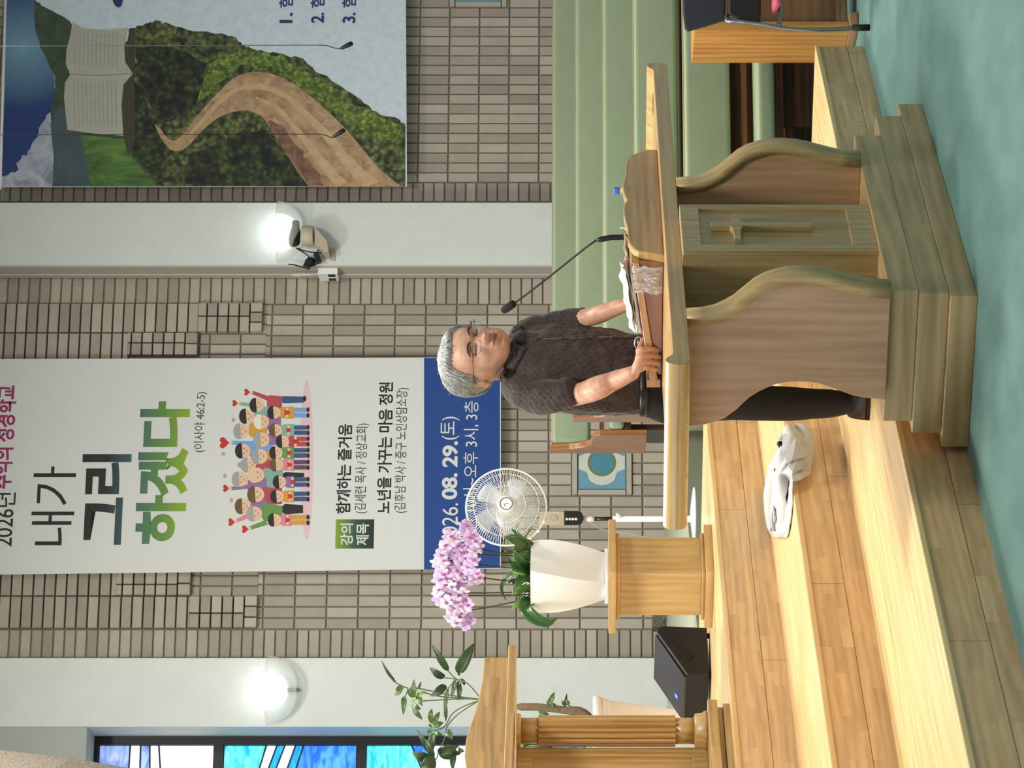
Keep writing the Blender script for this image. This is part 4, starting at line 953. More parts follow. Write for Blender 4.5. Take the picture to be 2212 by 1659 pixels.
# ================================================================ white urn and schefflera behind the altar
Yu = 15.6; ub = W(1400, 1578, Yu); MU = frame((ub.x, ub.y, R3), 0); uz = lambda v: HC - (v - CV) * Yu / F - R3; us = 6500 / Yu
urn = thing('planter_urn', MU, 'tall white flared planter urn behind the fluted column of the altar', 'planter')
rim = 75 / us
m = MB(); m.lathe([(rim * 0.50, 0), (rim * 0.52, 0.02), (rim * 0.60, uz(1460)), (rim * 0.86, uz(1318)), (rim * 0.92, uz(1313)), (rim * 0.90, uz(1308)), (rim * 0.95, uz(1304)), (rim * 0.93, uz(1299)), (rim * 1.0, uz(1296)), (rim * 1.0, uz(1284)), (rim * 0.96, uz(1281)), (rim * 0.86, uz(1283)), (rim * 0.84, uz(1296))], seg=40)
m.build('urn_body', plain('white_urn', (226, 218, 214), 0.5, noise_amt=0.02), urn, smooth=True)
m = MB(); m.lathe([(0.0, uz(1292)), (rim * 0.84, uz(1292))], seg=24, cap=False); m.build('soil', plain('bark_soil', 0), urn)
MT = frame((ub.x, ub.y, R3 + uz(1292)), 0)
tree = thing('umbrella_plant', MT, 'tall umbrella plant with fans of long green leaves rising behind the altar crest', 'plant')
tp = lambda cx, cy, d=0.0: MT.inverted() @ W(800 + cx / 3.687, 1209 + cy / 3.687, Yu + d)
barkm = plain('grey_bark', (122, 106, 82), 0.9, noise_amt=0.2, nscale=60, bump=0.5, bscale=120)
stm = plain('green_stem', (98, 116, 62), 0.6, noise_amt=0.1)
m = MB(); m.tube(smooth_poly([Vector((0, 0, -0.002)), tp(1700, 1222), tp(1560, 1200), tp(1350, 1175), tp(1160, 1170), tp(1000, 1150), tp(860, 1115)], 4), [0.024] * 8 + [0.02] * 8 + [0.012] * 9, 10); m.build('trunk', barkm, tree)
for st in ([(870, 1112), (700, 1110), (420, 1125)], [(870, 1112), (640, 1080), (360, 1020), (310, 1028)], [(870, 1095), (800, 1010), (745, 970), (690, 955)], [(860, 1125), (740, 1170), (650, 1230), (590, 1330), (500, 1360)], [(860, 1125), (700, 1230), (610, 1330), (600, 1400), (560, 1500), (530, 1560)],
           [(690, 955), (650, 920), (615, 880)], [(690, 955), (640, 1000), (590, 1090), (590, 1250)], [(690, 955), (640, 945), (585, 940)], [(300, 1025), (240, 1000), (180, 960), (130, 880)], [(300, 1030), (280, 1080), (262, 1120)], [(860, 1112), (560, 1090), (400, 1050)], [(540, 1560), (500, 1620), (450, 1680)], [(1500, 1195), (1560, 1160), (1565, 1080)], [(1690, 1222), (1620, 1180), (1560, 1150)]):
    m = MB(); m.tube(smooth_poly([tp(*p) for p in st], 5), 0.0035, 6); m.build('stem', stm, tree)
lm1 = plain('umbrella_leaf', (70, 98, 48), 0.4, noise_amt=0.12, nscale=18); lm2 = plain('umbrella_leaf_dark', (48, 70, 36), 0.4, noise_amt=0.12, nscale=18); lm3 = plain('umbrella_leaf_young', (120, 150, 78), 0.45, noise_amt=0.08)
LV = [(620, 885, 490, 680, 60, 1), (700, 900, 825, 670, 95, 1), (590, 940, 472, 860, 62, 1), (600, 1000, 485, 1085, 70, 1), (700, 900, 690, 815, 26, 1), (670, 960, 645, 1095, 40, 1), (700, 965, 705, 1120, 44, 1), (715, 950, 750, 1000, 34, 1), (710, 870, 705, 925, 30, 1), (620, 1030, 595, 1230, 26, 1), (600, 1150, 598, 1290, 22, 1),
      (245, 1000, 195, 1080, 58, 0), (205, 985, 88, 805, 24, 1), (335, 1100, 345, 955, 48, 0), (310, 1030, 322, 1095, 36, 0), (268, 1090, 262, 1230, 46, 0), (360, 1050, 405, 970, 22, 0), (370, 1080, 445, 1055, 30, 2), (340, 1110, 400, 1100, 34, 2), (350, 1100, 330, 1130, 26, 2), (380, 1110, 415, 1165, 28, 2), (340, 1140, 400, 1195, 38, 0), (322, 1155, 412, 1272, 52, 0), (360, 1075, 330, 1085, 24, 2), (400, 1090, 410, 1140, 26, 2),
      (490, 1305, 488, 1190, 50, 0), (495, 1305, 552, 1212, 46, 0), (500, 1318, 580, 1298, 52, 0), (490, 1320, 465, 1330, 32, 2), (480, 1350, 455, 1385, 40, 0), (510, 1365, 575, 1405, 42, 0), (460, 1530, 372, 1355, 46, 1), (500, 1380, 480, 1560, 60, 0), (500, 1570, 440, 1430, 50, 1),
      (470, 1590, 335, 1535, 86, 1), (520, 1600, 400, 1650, 110, 1), (540, 1540, 700, 1480, 90, 1), (545, 1500, 640, 1590, 80, 1), (600, 1520, 720, 1545, 60, 1), (665, 1540, 655, 1670, 50, 1), (700, 1500, 745, 1530, 56, 0), (620, 1350, 650, 1440, 34, 0), (590, 1380, 640, 1430, 26, 0), (470, 1650, 400, 1750, 90, 1),
      (1410, 1160, 1465, 1055, 44, 0), (1425, 1150, 1480, 1160, 52, 0), (1340, 1215, 1420, 1235, 60, 0), (1340, 1190, 1335, 1140, 30, 0), (1545, 1170, 1565, 1065, 20, 1), (1555, 1150, 1590, 1140, 52, 0), (1535, 1160, 1530, 1120, 20, 0), (1210, 1480, 1300, 1495, 50, 1), (1250, 1490, 1440, 1500, 40, 0), (1190, 1485, 1240, 1490, 40, 0)]
rnd = random.Random(3)
for (ax_, ay, bx_, by_, w_, k) in LV:
    d0 = rnd.uniform(-0.05, 0.05); mid = ((ax_ + bx_) / 2, (ay + by_) / 2); m = MB()
    ribbon(m, [tp(ax_, ay, d0), tp(mid[0] + rnd.uniform(-8, 8), mid[1] + rnd.uniform(-8, 8), d0 - 0.03), tp(bx_, by_, d0 - 0.02)], w_ / 3.687 / us, tilt=Vector((rnd.uniform(-0.4, 0.4), -1, rnd.uniform(0.0, 0.5))), droop=0.15, sharp=0.8)
    o = m.build('leaf', (lm1, lm2, lm3)[k], tree, smooth=True, recalc=False); mods(o, ('SOLIDIFY', dict(thickness=0.0015)))
# ================================================================ banners
YB = -0.13
def bx(x, y, off=YB): p = hit(MW, x, y, 1, off); return p.x, p.z
def text_mesh(body, bold):
    cu = bpy.data.curves.new('lettering', 'FONT'); cu.body = body; cu.size = 1.0; cu.offset = bold; cu.resolution_u = 4; cu.space_character = 0.96
    o = bpy.data.objects.new('lettering', cu); COL.objects.link(o); dg = bpy.context.evaluated_depsgraph_get(); dg.update()
    me = bpy.data.meshes.new_from_object(o.evaluated_get(dg)); bpy.data.objects.remove(o); bpy.data.curves.remove(cu); return me
def put_text(parent, body, v0, v1, yl, yr, mat, bold=0.0, off=None, M=None, lift=0.0015):
    """fit lettering into the photo box v0..v1 (down), yl..yr (left to right)"""
    me = text_mesh(body, bold); off = YB if off is None else off; ym = (yl + yr) / 2
    xs = [v.co.x for v in me.vertices]; ys = [v.co.y for v in me.vertices]
    xa, xb_ = bx(v0, yl, off)[0], bx(v0, yr, off)[0]; za, zb2 = bx(v1, ym, off)[1], bx(v0, ym, off)[1]
    Mi = parent.matrix_world.inverted() @ MW
    for v in me.vertices:
        p = Vector((xa + (v.co.x - min(xs)) / (max(xs) - min(xs)) * (xb_ - xa), off - lift, za + (v.co.y - min(ys)) / (max(ys) - min(ys)) * (zb2 - za)))
        v.co = Mi @ p
    me.materials.clear(); me.materials.append(mat); setz(mat, me); o = bpy.data.objects.new('lettering', me); COL.objects.link(o); o.parent = parent; return o
def grad(name, c1, c2, c3=None):
    m_, nt, ns, lk, b = nmat(name); tc = N(nt, 'ShaderNodeTexCoord'); sp = N(nt, 'ShaderNodeSeparateXYZ'); lk.new(tc.outputs['Object'], sp.inputs[0]); zr_n = N(nt, 'ShaderNodeMapRange'); zr_n.name = 'zr'; lk.new(sp.outputs[2], zr_n.inputs[0])
    cr = N(nt, 'ShaderNodeValToRGB'); e = cr.color_ramp.elements; e[0].color = srgb(*c1); e[1].color = srgb(*(c3 or c2))
    if c3: k = cr.color_ramp.elements.new(0.5); k.color = srgb(*c2)
    lk.new(zr_n.outputs[0], cr.inputs[0]); lk.new(cr.outputs[0], b.inputs['Base Color']); b.inputs['Roughness'].default_value = 0.6; return m_
def setz(mat, me):
    n_ = mat.node_tree.nodes.get('zr')
    if n_: zz = [v.co.z for v in me.vertices]; n_.inputs[1].default_value = min(zz); n_.inputs[2].default_value = max(zz)
vinyl = plain('white_vinyl', (214, 216, 216), 0.55, noise_amt=0.015, nscale=3)
bluev = plain('blue_vinyl', (24, 68, 140), 0.5, noise_amt=0.02, nscale=6)
ink = plain('black_print', (22, 22, 24), 0.6, noise_amt=0); ink2 = plain('grey_print', (52, 52, 54), 0.6, noise_amt=0); mag = plain('magenta_print', (150, 40, 100), 0.6, noise_amt=0)
# ---- the tall white event banner
pTL, pTR, pBL, pBR = bx(-120, 1242.5), bx(-120, 776), bx(1082, 1228), bx(1082, 772)
org = Vector((pBL[0], YB, pBL[1]))
ban = thing('event_banner', MW @ Matrix.Translation(org), 'tall white event banner with colourful lettering and a blue foot strip', 'banner', 'hanging banners')
q2 = lambda p: (p[0] - org.x, p[1] - org.z)
m = MB(); m.prism([q2(pBL), q2(pBR), q2(pTR), q2(pTL)], XZ, 0.0, 0.004); m.build('sheet', vinyl, ban)
m = MB(); b1, b2 = q2(bx(916, 1230.2)), q2(bx(916, 773.2)); c1, c2_ = q2(bx(1080, 1226.8)), q2(bx(1080, 773.2))
m.prism([c1, c2_, b2, b1], XZ, -0.001, -0.0001); m.build('foot_strip', bluev, ban)
m = MB(); zt_ = q2(pTL)[1]; m.tube([(q2(pTL)[0] - 0.02, 0.002, zt_), (q2(pTR)[0] + 0.02, 0.002, zt_)], 0.012, 10); m.build('hanging_rod', white_plastic, ban)
T = lambda *a, **k: put_text(ban, *a, **k)
bpy.context.view_layer.update()
T('2026년', -14, 31, 1181, 1064, ink, 0.005); T('추억의 성경학교', -14, 31, 1056, 833, mag, 0.028)
T('내가', 69, 161, 1178, 1008, ink, 0.0)
T('그리', 174, 280, 1177, 981, grad('print_dark_teal', (48, 92, 98), (28, 30, 34), (26, 22, 22)), 0.035)
T('하겠다', 297, 406, 1175, 867, grad('print_teal_green', (138, 172, 30), (92, 138, 62), (66, 104, 100)), 0.038)
T('(이사야 46:2-5)', 420, 446, 977, 847, ink2, 0.0)
m = MB(); k1, k2 = q2(bx(807, 1185)), q2(bx(725.5, 1122)); m.prism([(k1[0], k1[1]), (k2[0], k1[1]), (k2[0], k2[1]), (k1[0], k2[1])], XZ, -0.001, -0.0001)
gb = grad('print_box', (24, 36, 38), (44, 82, 64), (126, 160, 40)); setz(gb, m.build('title_box', gb, ban).data)
T('강의', 735, 763, 1178, 1131, vinyl, 0.018, lift=0.0022); T('제목', 769, 797, 1178, 1131, vinyl, 0.018, lift=0.0022)
T('함께하는 즐거움', 728, 759, 1110, 916, ink, 0.02); T('(김세련 목사 / 정상교회)', 767, 796, 1109, 915, ink2, 0.0)
T('노년을 가꾸는 마음 정원', 816, 847, 1109, 826, ink, 0.02); T('(김후남 박사 / 중구 노인상담소장)', 853, 882, 1108, 838, ink2, 0.0)
T('2026.', 955, 989, 1178, 1087, vinyl, 0.0); T('08. 29.', 955, 989, 1079, 953, vinyl, 0.03); T('(토)', 952, 992, 950, 900, vinyl, 0.0)
T('오전 10시~오후 3시, 3층 본당', 1001, 1034, 1176, 801, vinyl, 0.0)
# the printed crowd with hearts
pc_ = {}
def pcol(key, rgb):
    if key not in pc_: pc_[key] = (len(pc_), plain('print_' + key, rgb, 0.6, noise_amt=0))
    return pc_[key][0]
for k, rgb in dict(skin=(226, 190, 160), black=(34, 32, 32), grey=(160, 160, 160), white=(226, 222, 212), brown=(104, 80, 50), red=(176, 72, 84), teal=(128, 172, 158), purple=(142, 108, 160), orange=(208, 152, 50), blue=(90, 142, 210), pink=(214, 130, 150), green=(100, 146, 74), jeans=(52, 84, 128), plum=(96, 66, 92), heart=(192, 44, 40), rose=(198, 150, 164), ground=(222, 188, 196), sky=(110, 160, 224)).items(): pcol(k, rgb)
def poly_face(mb, P_, y):
    vs = [mb.b.verts.new((p[0], y, p[1])) for p in P_]
    for t in tessellate_polygon([[Vector((p[0], p[1], 0)) for p in P_]]):
        if len(set(t)) < 3: continue
        v3 = [vs[i] for i in t]; nz = (v3[1].co - v3[0].co).cross(v3[2].co - v3[0].co).y
        f = mb.b.faces.new(v3 if nz < 0 else v3[::-1]); f.material_index = mb.mi
def Q(cx, cy): return q2(bx(455 + cx / 4.609, 820 + cy / 4.609))
m = MB(); lay = [0]
def shape(pts, key):
    lay[0] += 1; y = -0.0006 - 0.00003 * lay[0]; m.mi = pcol(key, (0, 0, 0)); P_ = [Q(*p) for p in pts]
    poly_face(m, P_, y)
def ell(cx, cy, a, b, key, n=22, t0=0, t1=360): shape([(cx + a * math.cos(math.radians(t0 + (t1 - t0) * i / n)), cy + b * math.sin(math.radians(t0 + (t1 - t0) * i / n))) for i in range(n)], key)
def heart(cx, cy, s, key='heart'):
    pts = []
    for i in range(28):
        t = 2 * math.pi * i / 28; hx = 16 * math.sin(t) ** 3; hy = 13 * math.cos(t) - 5 * math.cos(2 * t) - 2 * math.cos(3 * t) - math.cos(4 * t); pts.append((cx - hy * s / 16, cy + hx * s / 16))
    shape(pts, key)
def arm(x0, y0, x1, y1, w, key):
    dx, dy = x1 - x0, y1 - y0; L_ = math.hypot(dx, dy); nx, ny = -dy / L_ * w, dx / L_ * w; shape([(x0 + nx, y0 + ny), (x1 + nx * 0.7, y1 + ny * 0.7), (x1 - nx * 0.7, y1 - ny * 0.7), (x0 - nx, y0 - ny)], key); ell(x1, y1, 15, 15, 'skin', 12)
def body(x0, x1, y, w0, w1, key): shape([(x0, y - w0 * 0.6), (x0 + 25, y - w0), (x1, y - w1), (x1, y + w1), (x0 + 25, y + w0), (x0, y + w0 * 0.6)], key)
def headp(cx, cy, r, hair, bun=False):
    ell(cx, cy, r, r * 0.97, 'skin'); ell(cx - r * 0.36, cy, r * 0.78, r * 1.06, hair, 20, 68, 292); ell(cx - r * 0.75, cy, r * 0.35, r * 0.7, hair)
    if bun: ell(cx - r * 1.15, cy, r * 0.4, r * 0.4, hair)
    for s in (-1, 1): ell(cx + r * 0.12, cy + s * r * 0.34, r * 0.10, r * 0.08, 'brown', 8)
    ell(cx + r * 0.5, cy, r * 0.05, r * 0.22, 'red', 8)
ell(955, 800, 65, 795, 'ground', 48)
ell(960, 800, 1, 1, 'ground')
for (x0, x1, y, w) in ((700, 940, 205, 40), (720, 930, 950, 28), (700, 920, 1290, 60), (830, 990, 850, 55)): pass
body(700, 930, 200, 36, 30, 'jeans'); ell(935, 190, 18, 28, 'black')
body(560, 710, 225, 70, 60, 'red'); arm(600, 200, 410, 125, 24, 'red'); heart(360, 125, 34)
arm(470, 260, 285, 240, 22, 'teal'); heart(240, 235, 32); body(410, 600, 330, 60, 60, 'teal'); body(540, 700, 420, 80, 70, 'purple'); body(380, 560, 500, 75, 75, 'orange'); arm(470, 640, 205, 628, 28, 'sky'); body(380, 620, 700, 80, 80, 'sky'); heart(132, 630, 56)
body(560, 700, 590, 60, 60, 'purple'); body(550, 700, 780, 80, 80, 'orange'); body(440, 640, 870, 80, 70, 'red'); body(510, 720, 980, 100, 80, 'teal'); arm(430, 1060, 200, 1085, 24, 'purple'); body(370, 560, 1050, 70, 70, 'purple'); heart(150, 1083, 36)
body(500, 710, 1160, 90, 80, 'red'); arm(380, 1350, 255, 1410, 24, 'pink'); heart(205, 1420, 38); body(400, 560, 1260, 70, 60, 'purple'); arm(560, 1420, 390, 1480, 26, 'green'); heart(340, 1490, 38); body(510, 715, 1320, 95, 60, 'green')
body(715, 920, 1290, 52, 40, 'black'); body(720, 930, 950, 28, 20, 'black')
for (cx, cy, r, h, bn) in ((365, 365, 72, 'black', 0), (465, 255, 68, 'black', 0), (310, 515, 74, 'grey', 0), (510, 420, 72, 'white', 0), (325, 710, 72, 'black', 0), (510, 600, 76, 'grey', 0), (380, 850, 72, 'grey', 1), (490, 765, 78, 'grey', 0), (295, 995, 74, 'grey', 0), (460, 950, 76, 'skin', 0), (325, 1262, 74, 'brown', 0), (455, 1145, 80, 'brown', 0), (440, 1335, 74, 'grey', 0)): headp(cx, cy, r, h, bn)
for (cy, hc, bc, lc, hcx) in ((330, 'black', 'orange', 'sky', 635), (505, 'brown', 'teal', 'jeans', 650), (618, 'black', 'red', 'red', 720), (732, 'black', 'green', 'jeans', 655), (850, 'brown', 'pink', 'plum', 660), (1022, 'black', 'purple', 'jeans', 690), (1165, 'black', 'orange', 'jeans', 665), (1400, 'black', 'pink', 'orange', 640)):
    e = 830 if cy not in (1400,) else 800
    for s in (-1, 1):
        body(e - 10, 955, cy + s * 26, 22, 20, lc); ell(970, cy + s * 28, 14, 24, 'black')
    body(hcx + 45, e, cy, 55, 60, bc); headp(hcx, cy, 62, hc); heart(hcx + 125, cy, 36 if cy in (330,) else 30)
    for s in (-1, 1): ell(hcx + 125, cy + s * 34, 15, 15, 'skin', 10)
for (cx, cy) in ((225, 405), (125, 742), (140, 962), (205, 1205)): heart(cx, cy, 20, 'rose')
m.build('printed_crowd', None, ban, mats=[v[1] for v in sorted(pc_.values(), key=lambda t: t[0])], recalc=False)

# ---- the landscape banner of the right bay
YL = -0.17
def lx_(x, y): return bx(x, y, YL)
o2 = lx_(879, 403); org2 = Vector((o2[0], YL, o2[1]))
lan = thing('landscape_banner', MW @ Matrix.Translation(org2), 'wide landscape banner printed with an open book above a winding forest road', 'banner', 'hanging banners')
q3 = lambda p: (p[0] - org2.x, p[1] - org2.z)
def K(cx, cy): return q3(lx_(cx / 2.4578, cy / 2.4578))
def landm(name, c1, c2, c3, scale, stretch=(1, 1, 1), rough=0.6, vor=False):
    m_, nt, ns, lk, b = nmat(name); tc = N(nt, 'ShaderNodeTexCoord'); mp = N(nt, 'ShaderNodeMapping'); mp.inputs['Scale'].default_value = stretch; lk.new(tc.outputs['Object'], mp.inputs[0])
    no = N(nt, 'ShaderNodeTexNoise'); no.inputs['Scale'].default_value = scale; no.inputs['Detail'].default_value = 8; no.inputs['Roughness'].default_value = 0.68; no.inputs['Distortion'].default_value = 0.6; lk.new(mp.outputs[0], no.inputs['Vector']); fac = no.outputs['Fac']
    if vor:
        vo = N(nt, 'ShaderNodeTexVoronoi'); vo.inputs['Scale'].default_value = scale * 2.2; lk.new(mp.outputs[0], vo.inputs['Vector'])
        mx = N(nt, 'ShaderNodeMath', operation='MULTIPLY_ADD'); lk.new(vo.outputs['Distance'], mx.inputs[0]); mx.inputs[1].default_value = -0.35; ad = N(nt, 'ShaderNodeMath', operation='ADD'); lk.new(fac, mx.inputs[2]); lk.new(mx.outputs[0], ad.inputs[0]); ad.inputs[1].default_value = 0.14; fac = ad.outputs[0]
    cr = N(nt, 'ShaderNodeValToRGB'); e = cr.color_ramp.elements; e[0].position = 0.33; e[1].position = 0.70; e[0].color = srgb(*c1); e[1].color = srgb(*c3); k = cr.color_ramp.elements.new(0.5); k.color = srgb(*c2)
    lk.new(fac, cr.inputs[0]); lk.new(cr.outputs[0], b.inputs['Base Color']); b.inputs['Roughness'].default_value = rough; return m_
skyg, nt, ns, lk, b = nmat('print_sky'); tc = N(nt, 'ShaderNodeTexCoord'); gr = N(nt, 'ShaderNodeTexGradient', gradient_type='SPHERICAL'); mp = N(nt, 'ShaderNodeMapping')
csky = K(120, 250); mp.inputs['Location'].default_value = (-csky[0] * 1.9, 0, -csky[1] * 1.9); mp.inputs['Scale'].default_value = (1.9, 1.9, 1.9); lk.new(tc.outputs['Object'], mp.inputs[0]); lk.new(mp.outputs[0], gr.inputs[0])
cr = N(nt, 'ShaderNodeValToRGB'); e = cr.color_ramp.elements; e[0].color = srgb(38, 62, 122); e[1].color = srgb(122, 166, 188); lk.new(gr.outputs[0], cr.inputs[0]); lk.new(cr.outputs[0], b.inputs['Base Color']); b.inputs['Roughness'].default_value = 0.6
LM = [landm('print_snow', (196, 212, 228), (208, 222, 234), (220, 230, 238), 14), skyg, landm('print_cloud', (130, 134, 160), (172, 176, 194), (206, 208, 218), 6), landm('print_far_hill', (52, 62, 56), (66, 82, 62), (88, 100, 70), 5),
      landm('print_blue_hill', (66, 82, 90), (74, 90, 96), (82, 98, 102), 3), landm('print_meadow', (52, 82, 44), (84, 120, 58), (122, 150, 70), 9, (1, 1, 0.35)), landm('print_forest', (38, 46, 32), (84, 96, 54), (136, 142, 84), 11, (1, 1, 1), vor=True),
      landm('print_dark_forest', (22, 26, 24), (46, 56, 36), (84, 98, 50), 9, vor=True), landm('print_road', (136, 106, 86), (176, 144, 112), (202, 172, 130), 10, (1, 1, 1)), landm('print_page', (186, 186, 174), (178, 178, 166), (196, 196, 184), 30, (1, 1, 0.1)), plain('print_book_edge', (70, 66, 52), 0.6, noise_amt=0.1),
      plain('print_navy', (38, 56, 112), 0.6, noise_amt=0), landm('print_road_track', (180, 150, 112), (196, 168, 128), (208, 182, 140), 14), landm('print_bush', (66, 86, 40), (108, 128, 56), (160, 172, 84), 16, vor=True), landm('print_text_lines', (160, 160, 150), (168, 168, 158), (178, 178, 168), 20), landm('print_road_shade', (92, 66, 60), (128, 96, 78), (160, 126, 98), 12)]
m = MB(); m.mi = 0; lay2 = [0]
bl, br_ = q3(lx_(879, 403)), q3(lx_(876, -150)); tl, tr_ = q3(lx_(0.5, 404)), q3(lx_(16, -150))
m.prism([bl, br_, tr_, tl], XZ, 0.0, 0.004)
def jag(pts, amp, n=6, seed=1):
    rnd = random.Random(seed); out = []
    for i in range(len(pts)):
        a, b2 = pts[i], pts[(i + 1) % len(pts)]
        if b2[1] >= 985 and a[1] >= 985 or (a[0] < 40 and b2[0] < 40) or (a[0] > 2140 and b2[0] > 2140): out.append(a); continue
        for k in range(n): t = k / n; out.append((a[0] + (b2[0] - a[0]) * t + rnd.uniform(-amp, amp), min(990, a[1] + (b2[1] - a[1]) * t + rnd.uniform(-amp, amp))))
    return out
def lshape(pts, mi):
    lay2[0] += 1; m.mi = mi; y = -0.0004 - 0.00012 * lay2[0]; poly_face(m, [K(*q) for q in pts], y)
lshape([(24, -200), (150, -200), (190, 0), (190, 60), (215, 230), (290, 400), (290, 700), (285, 990), (2, 990), (8, 660), (14, 330)], 1)
lshape(jag([(2, 990), (2, 940), (40, 930), (90, 900), (100, 850), (140, 820), (165, 760), (200, 720), (212, 660), (265, 600), (290, 700), (285, 990)], 9, 4, 2), 2)
lshape(jag([(185, 0), (240, 40), (370, 110), (420, 200), (420, 700), (470, 990), (278, 990), (285, 850), (268, 660), (268, 600), (290, 480), (290, 400), (215, 250), (180, 110)], 4, 4, 3), 3)
lshape([(360, 220), (700, 220), (720, 700), (860, 990), (470, 990), (420, 730), (350, 560)], 3)
lshape([(330, 560), (440, 730), (482, 990), (278, 990), (288, 860), (268, 660), (300, 580)], 4)
lshape(jag([(430, 720), (680, 740), (700, 840), (840, 990), (482, 990)], 4, 4, 4), 5)
lshape(jag([(680, 150), (770, 130), (820, 112), (900, 125), (1060, 170), (1180, 180), (1260, 210), (1300, 240), (1350, 258), (1450, 280), (1600, 310), (1700, 390), (1850, 480), (1950, 560), (2020, 610), (2100, 620), (2152, 660), (2152, 990), (840, 990), (700, 820), (690, 400)], 7, 5, 5), 6)
lshape(jag([(720, 250), (900, 250), (1100, 330), (1080, 480), (1000, 620), (860, 640), (760, 500)], 12, 5, 9), 7)
lshape(jag([(700, 420), (760, 470), (800, 640), (870, 780), (860, 990), (800, 930), (700, 800)], 8, 4, 6), 7)
lshape(jag([(1000, 830), (1180, 760), (1280, 700), (1400, 690), (1500, 800), (1640, 990), (980, 990)], 14, 5, 7), 7)
lshape(jag([(1120, 330), (1300, 260), (1500, 300), (1700, 420), (1900, 560), (2130, 660), (2140, 760), (1950, 720), (1700, 540), (1450, 360), (1280, 350), (1130, 470), (1040, 560)], 10, 5, 8), 13)
road = smooth_poly([(820, 660, 0), (860, 740, 0), (900, 790, 0), (945, 803, 0), (1000, 775, 0), (1080, 690, 0), (1170, 620, 0), (1290, 588, 0), (1390, 620, 0), (1460, 720, 0), (1560, 880, 0), (1640, 992, 0)], 5)
road2 = smooth_poly([(2130, 992, 0), (2000, 880, 0), (1850, 700, 0), (1700, 555, 0), (1550, 440, 0), (1400, 383, 0), (1260, 405, 0), (1150, 500, 0), (1050, 610, 0), (985, 695, 0), (930, 745, 0), (885, 728, 0), (850, 680, 0)], 5)
lshape([(p.x, p.y) for p in road + road2], 8)
tr1 = smooth_poly([(1000, 715, 0), (1080, 620, 0), (1170, 520, 0), (1280, 455, 0), (1400, 450, 0), (1520, 500, 0)], 5); tr2 = smooth_poly([(1540, 530, 0), (1400, 478, 0), (1280, 480, 0), (1180, 545, 0), (1090, 640, 0), (1010, 725, 0)], 5)
lshape([(p.x, p.y) for p in tr1 + tr2], 12)
for off_, w0_, w1_ in ((0.30, 4, 26), (0.62, 3, 22)):
    ca = [((1390 + 750 * t + 0), 0) for t in (0, 1)]
    A1 = [(1400, 383), (1550, 440), (1700, 555), (1850, 700), (2000, 880), (2130, 992)]; B1 = [(1330, 600), (1420, 650), (1470, 740), (1540, 850), (1590, 920), (1640, 992)]
    mid_ = [(a[0] + (b2[0] - a[0]) * off_, a[1] + (b2[1] - a[1]) * off_) for a, b2 in zip(A1, B1)]
    sm_ = smooth_poly([(p[0], p[1], 0) for p in mid_], 4); n_ = len(sm_); up_ = []; dn_ = []
    for i, p in enumerate(sm_):
        w_ = w0_ + (w1_ - w0_) * i / (n_ - 1) + random.Random(i).uniform(-3, 3); up_.append((p.x + w_, min(990, p.y - w_))); dn_.append((p.x - w_, min(990, p.y + w_)))
    lshape(up_ + dn_[::-1], 12)
lshape(jag([(1420, 640), (1500, 660), (1560, 740), (1620, 830), (1680, 900), (1720, 985), (1640, 985), (1560, 880), (1480, 750)], 10, 4, 12), 15)  # shade along the road's lower edge, coloured into the printed picture
lshape([(690, 150), (715, 150), (715, 760), (680, 830), (655, 720), (660, 480), (700, 390), (660, 300)], 10)
lshape([(385, 118), (440, 150), (560, 160), (680, 148), (660, 250), (665, 330), (705, 390), (560, 400), (372, 397), (350, 340), (352, 270), (375, 180)], 9)
lshape([(372, 399), (560, 402), (706, 392), (655, 450), (645, 560), (655, 722), (500, 710), (358, 690), (340, 520), (345, 440)], 9)
for k in range(11):
    lshape([(400 + k * 22, 170), (406 + k * 22, 170), (402 + k * 22, 360), (396 + k * 22, 360)], 14); lshape([(390 + k * 22, 430), (396 + k * 22, 430), (400 + k * 22, 670), (394 + k * 22, 670)], 14)
lshape([(588, -60), (600, 10), (612, 32), (630, 42), (646, 30), (652, 8), (652, -60)], 11)
m.build('printed_sheet', None, lan, mats=LM, recalc=False)
m = MB(); m.tube([(tl[0] - 0.02, 0.002, tl[1]), (tr_[0] + 0.02, 0.002, tr_[1])], 0.012, 10); m.build('hanging_rod', white_plastic, lan)
bpy.context.view_layer.update()
navy = LM[11]
for (v0, v1, s) in ((604, 632, '1.'), (672, 700, '2.'), (740, 768, '3.')):
    put_text(lan, s, v0, v1, 50, 28, navy, 0.02, off=YL, lift=0.004); put_text(lan, '함', v0 - 1, v1 + 1, 17, -14, navy, 0.01, off=YL, lift=0.004)

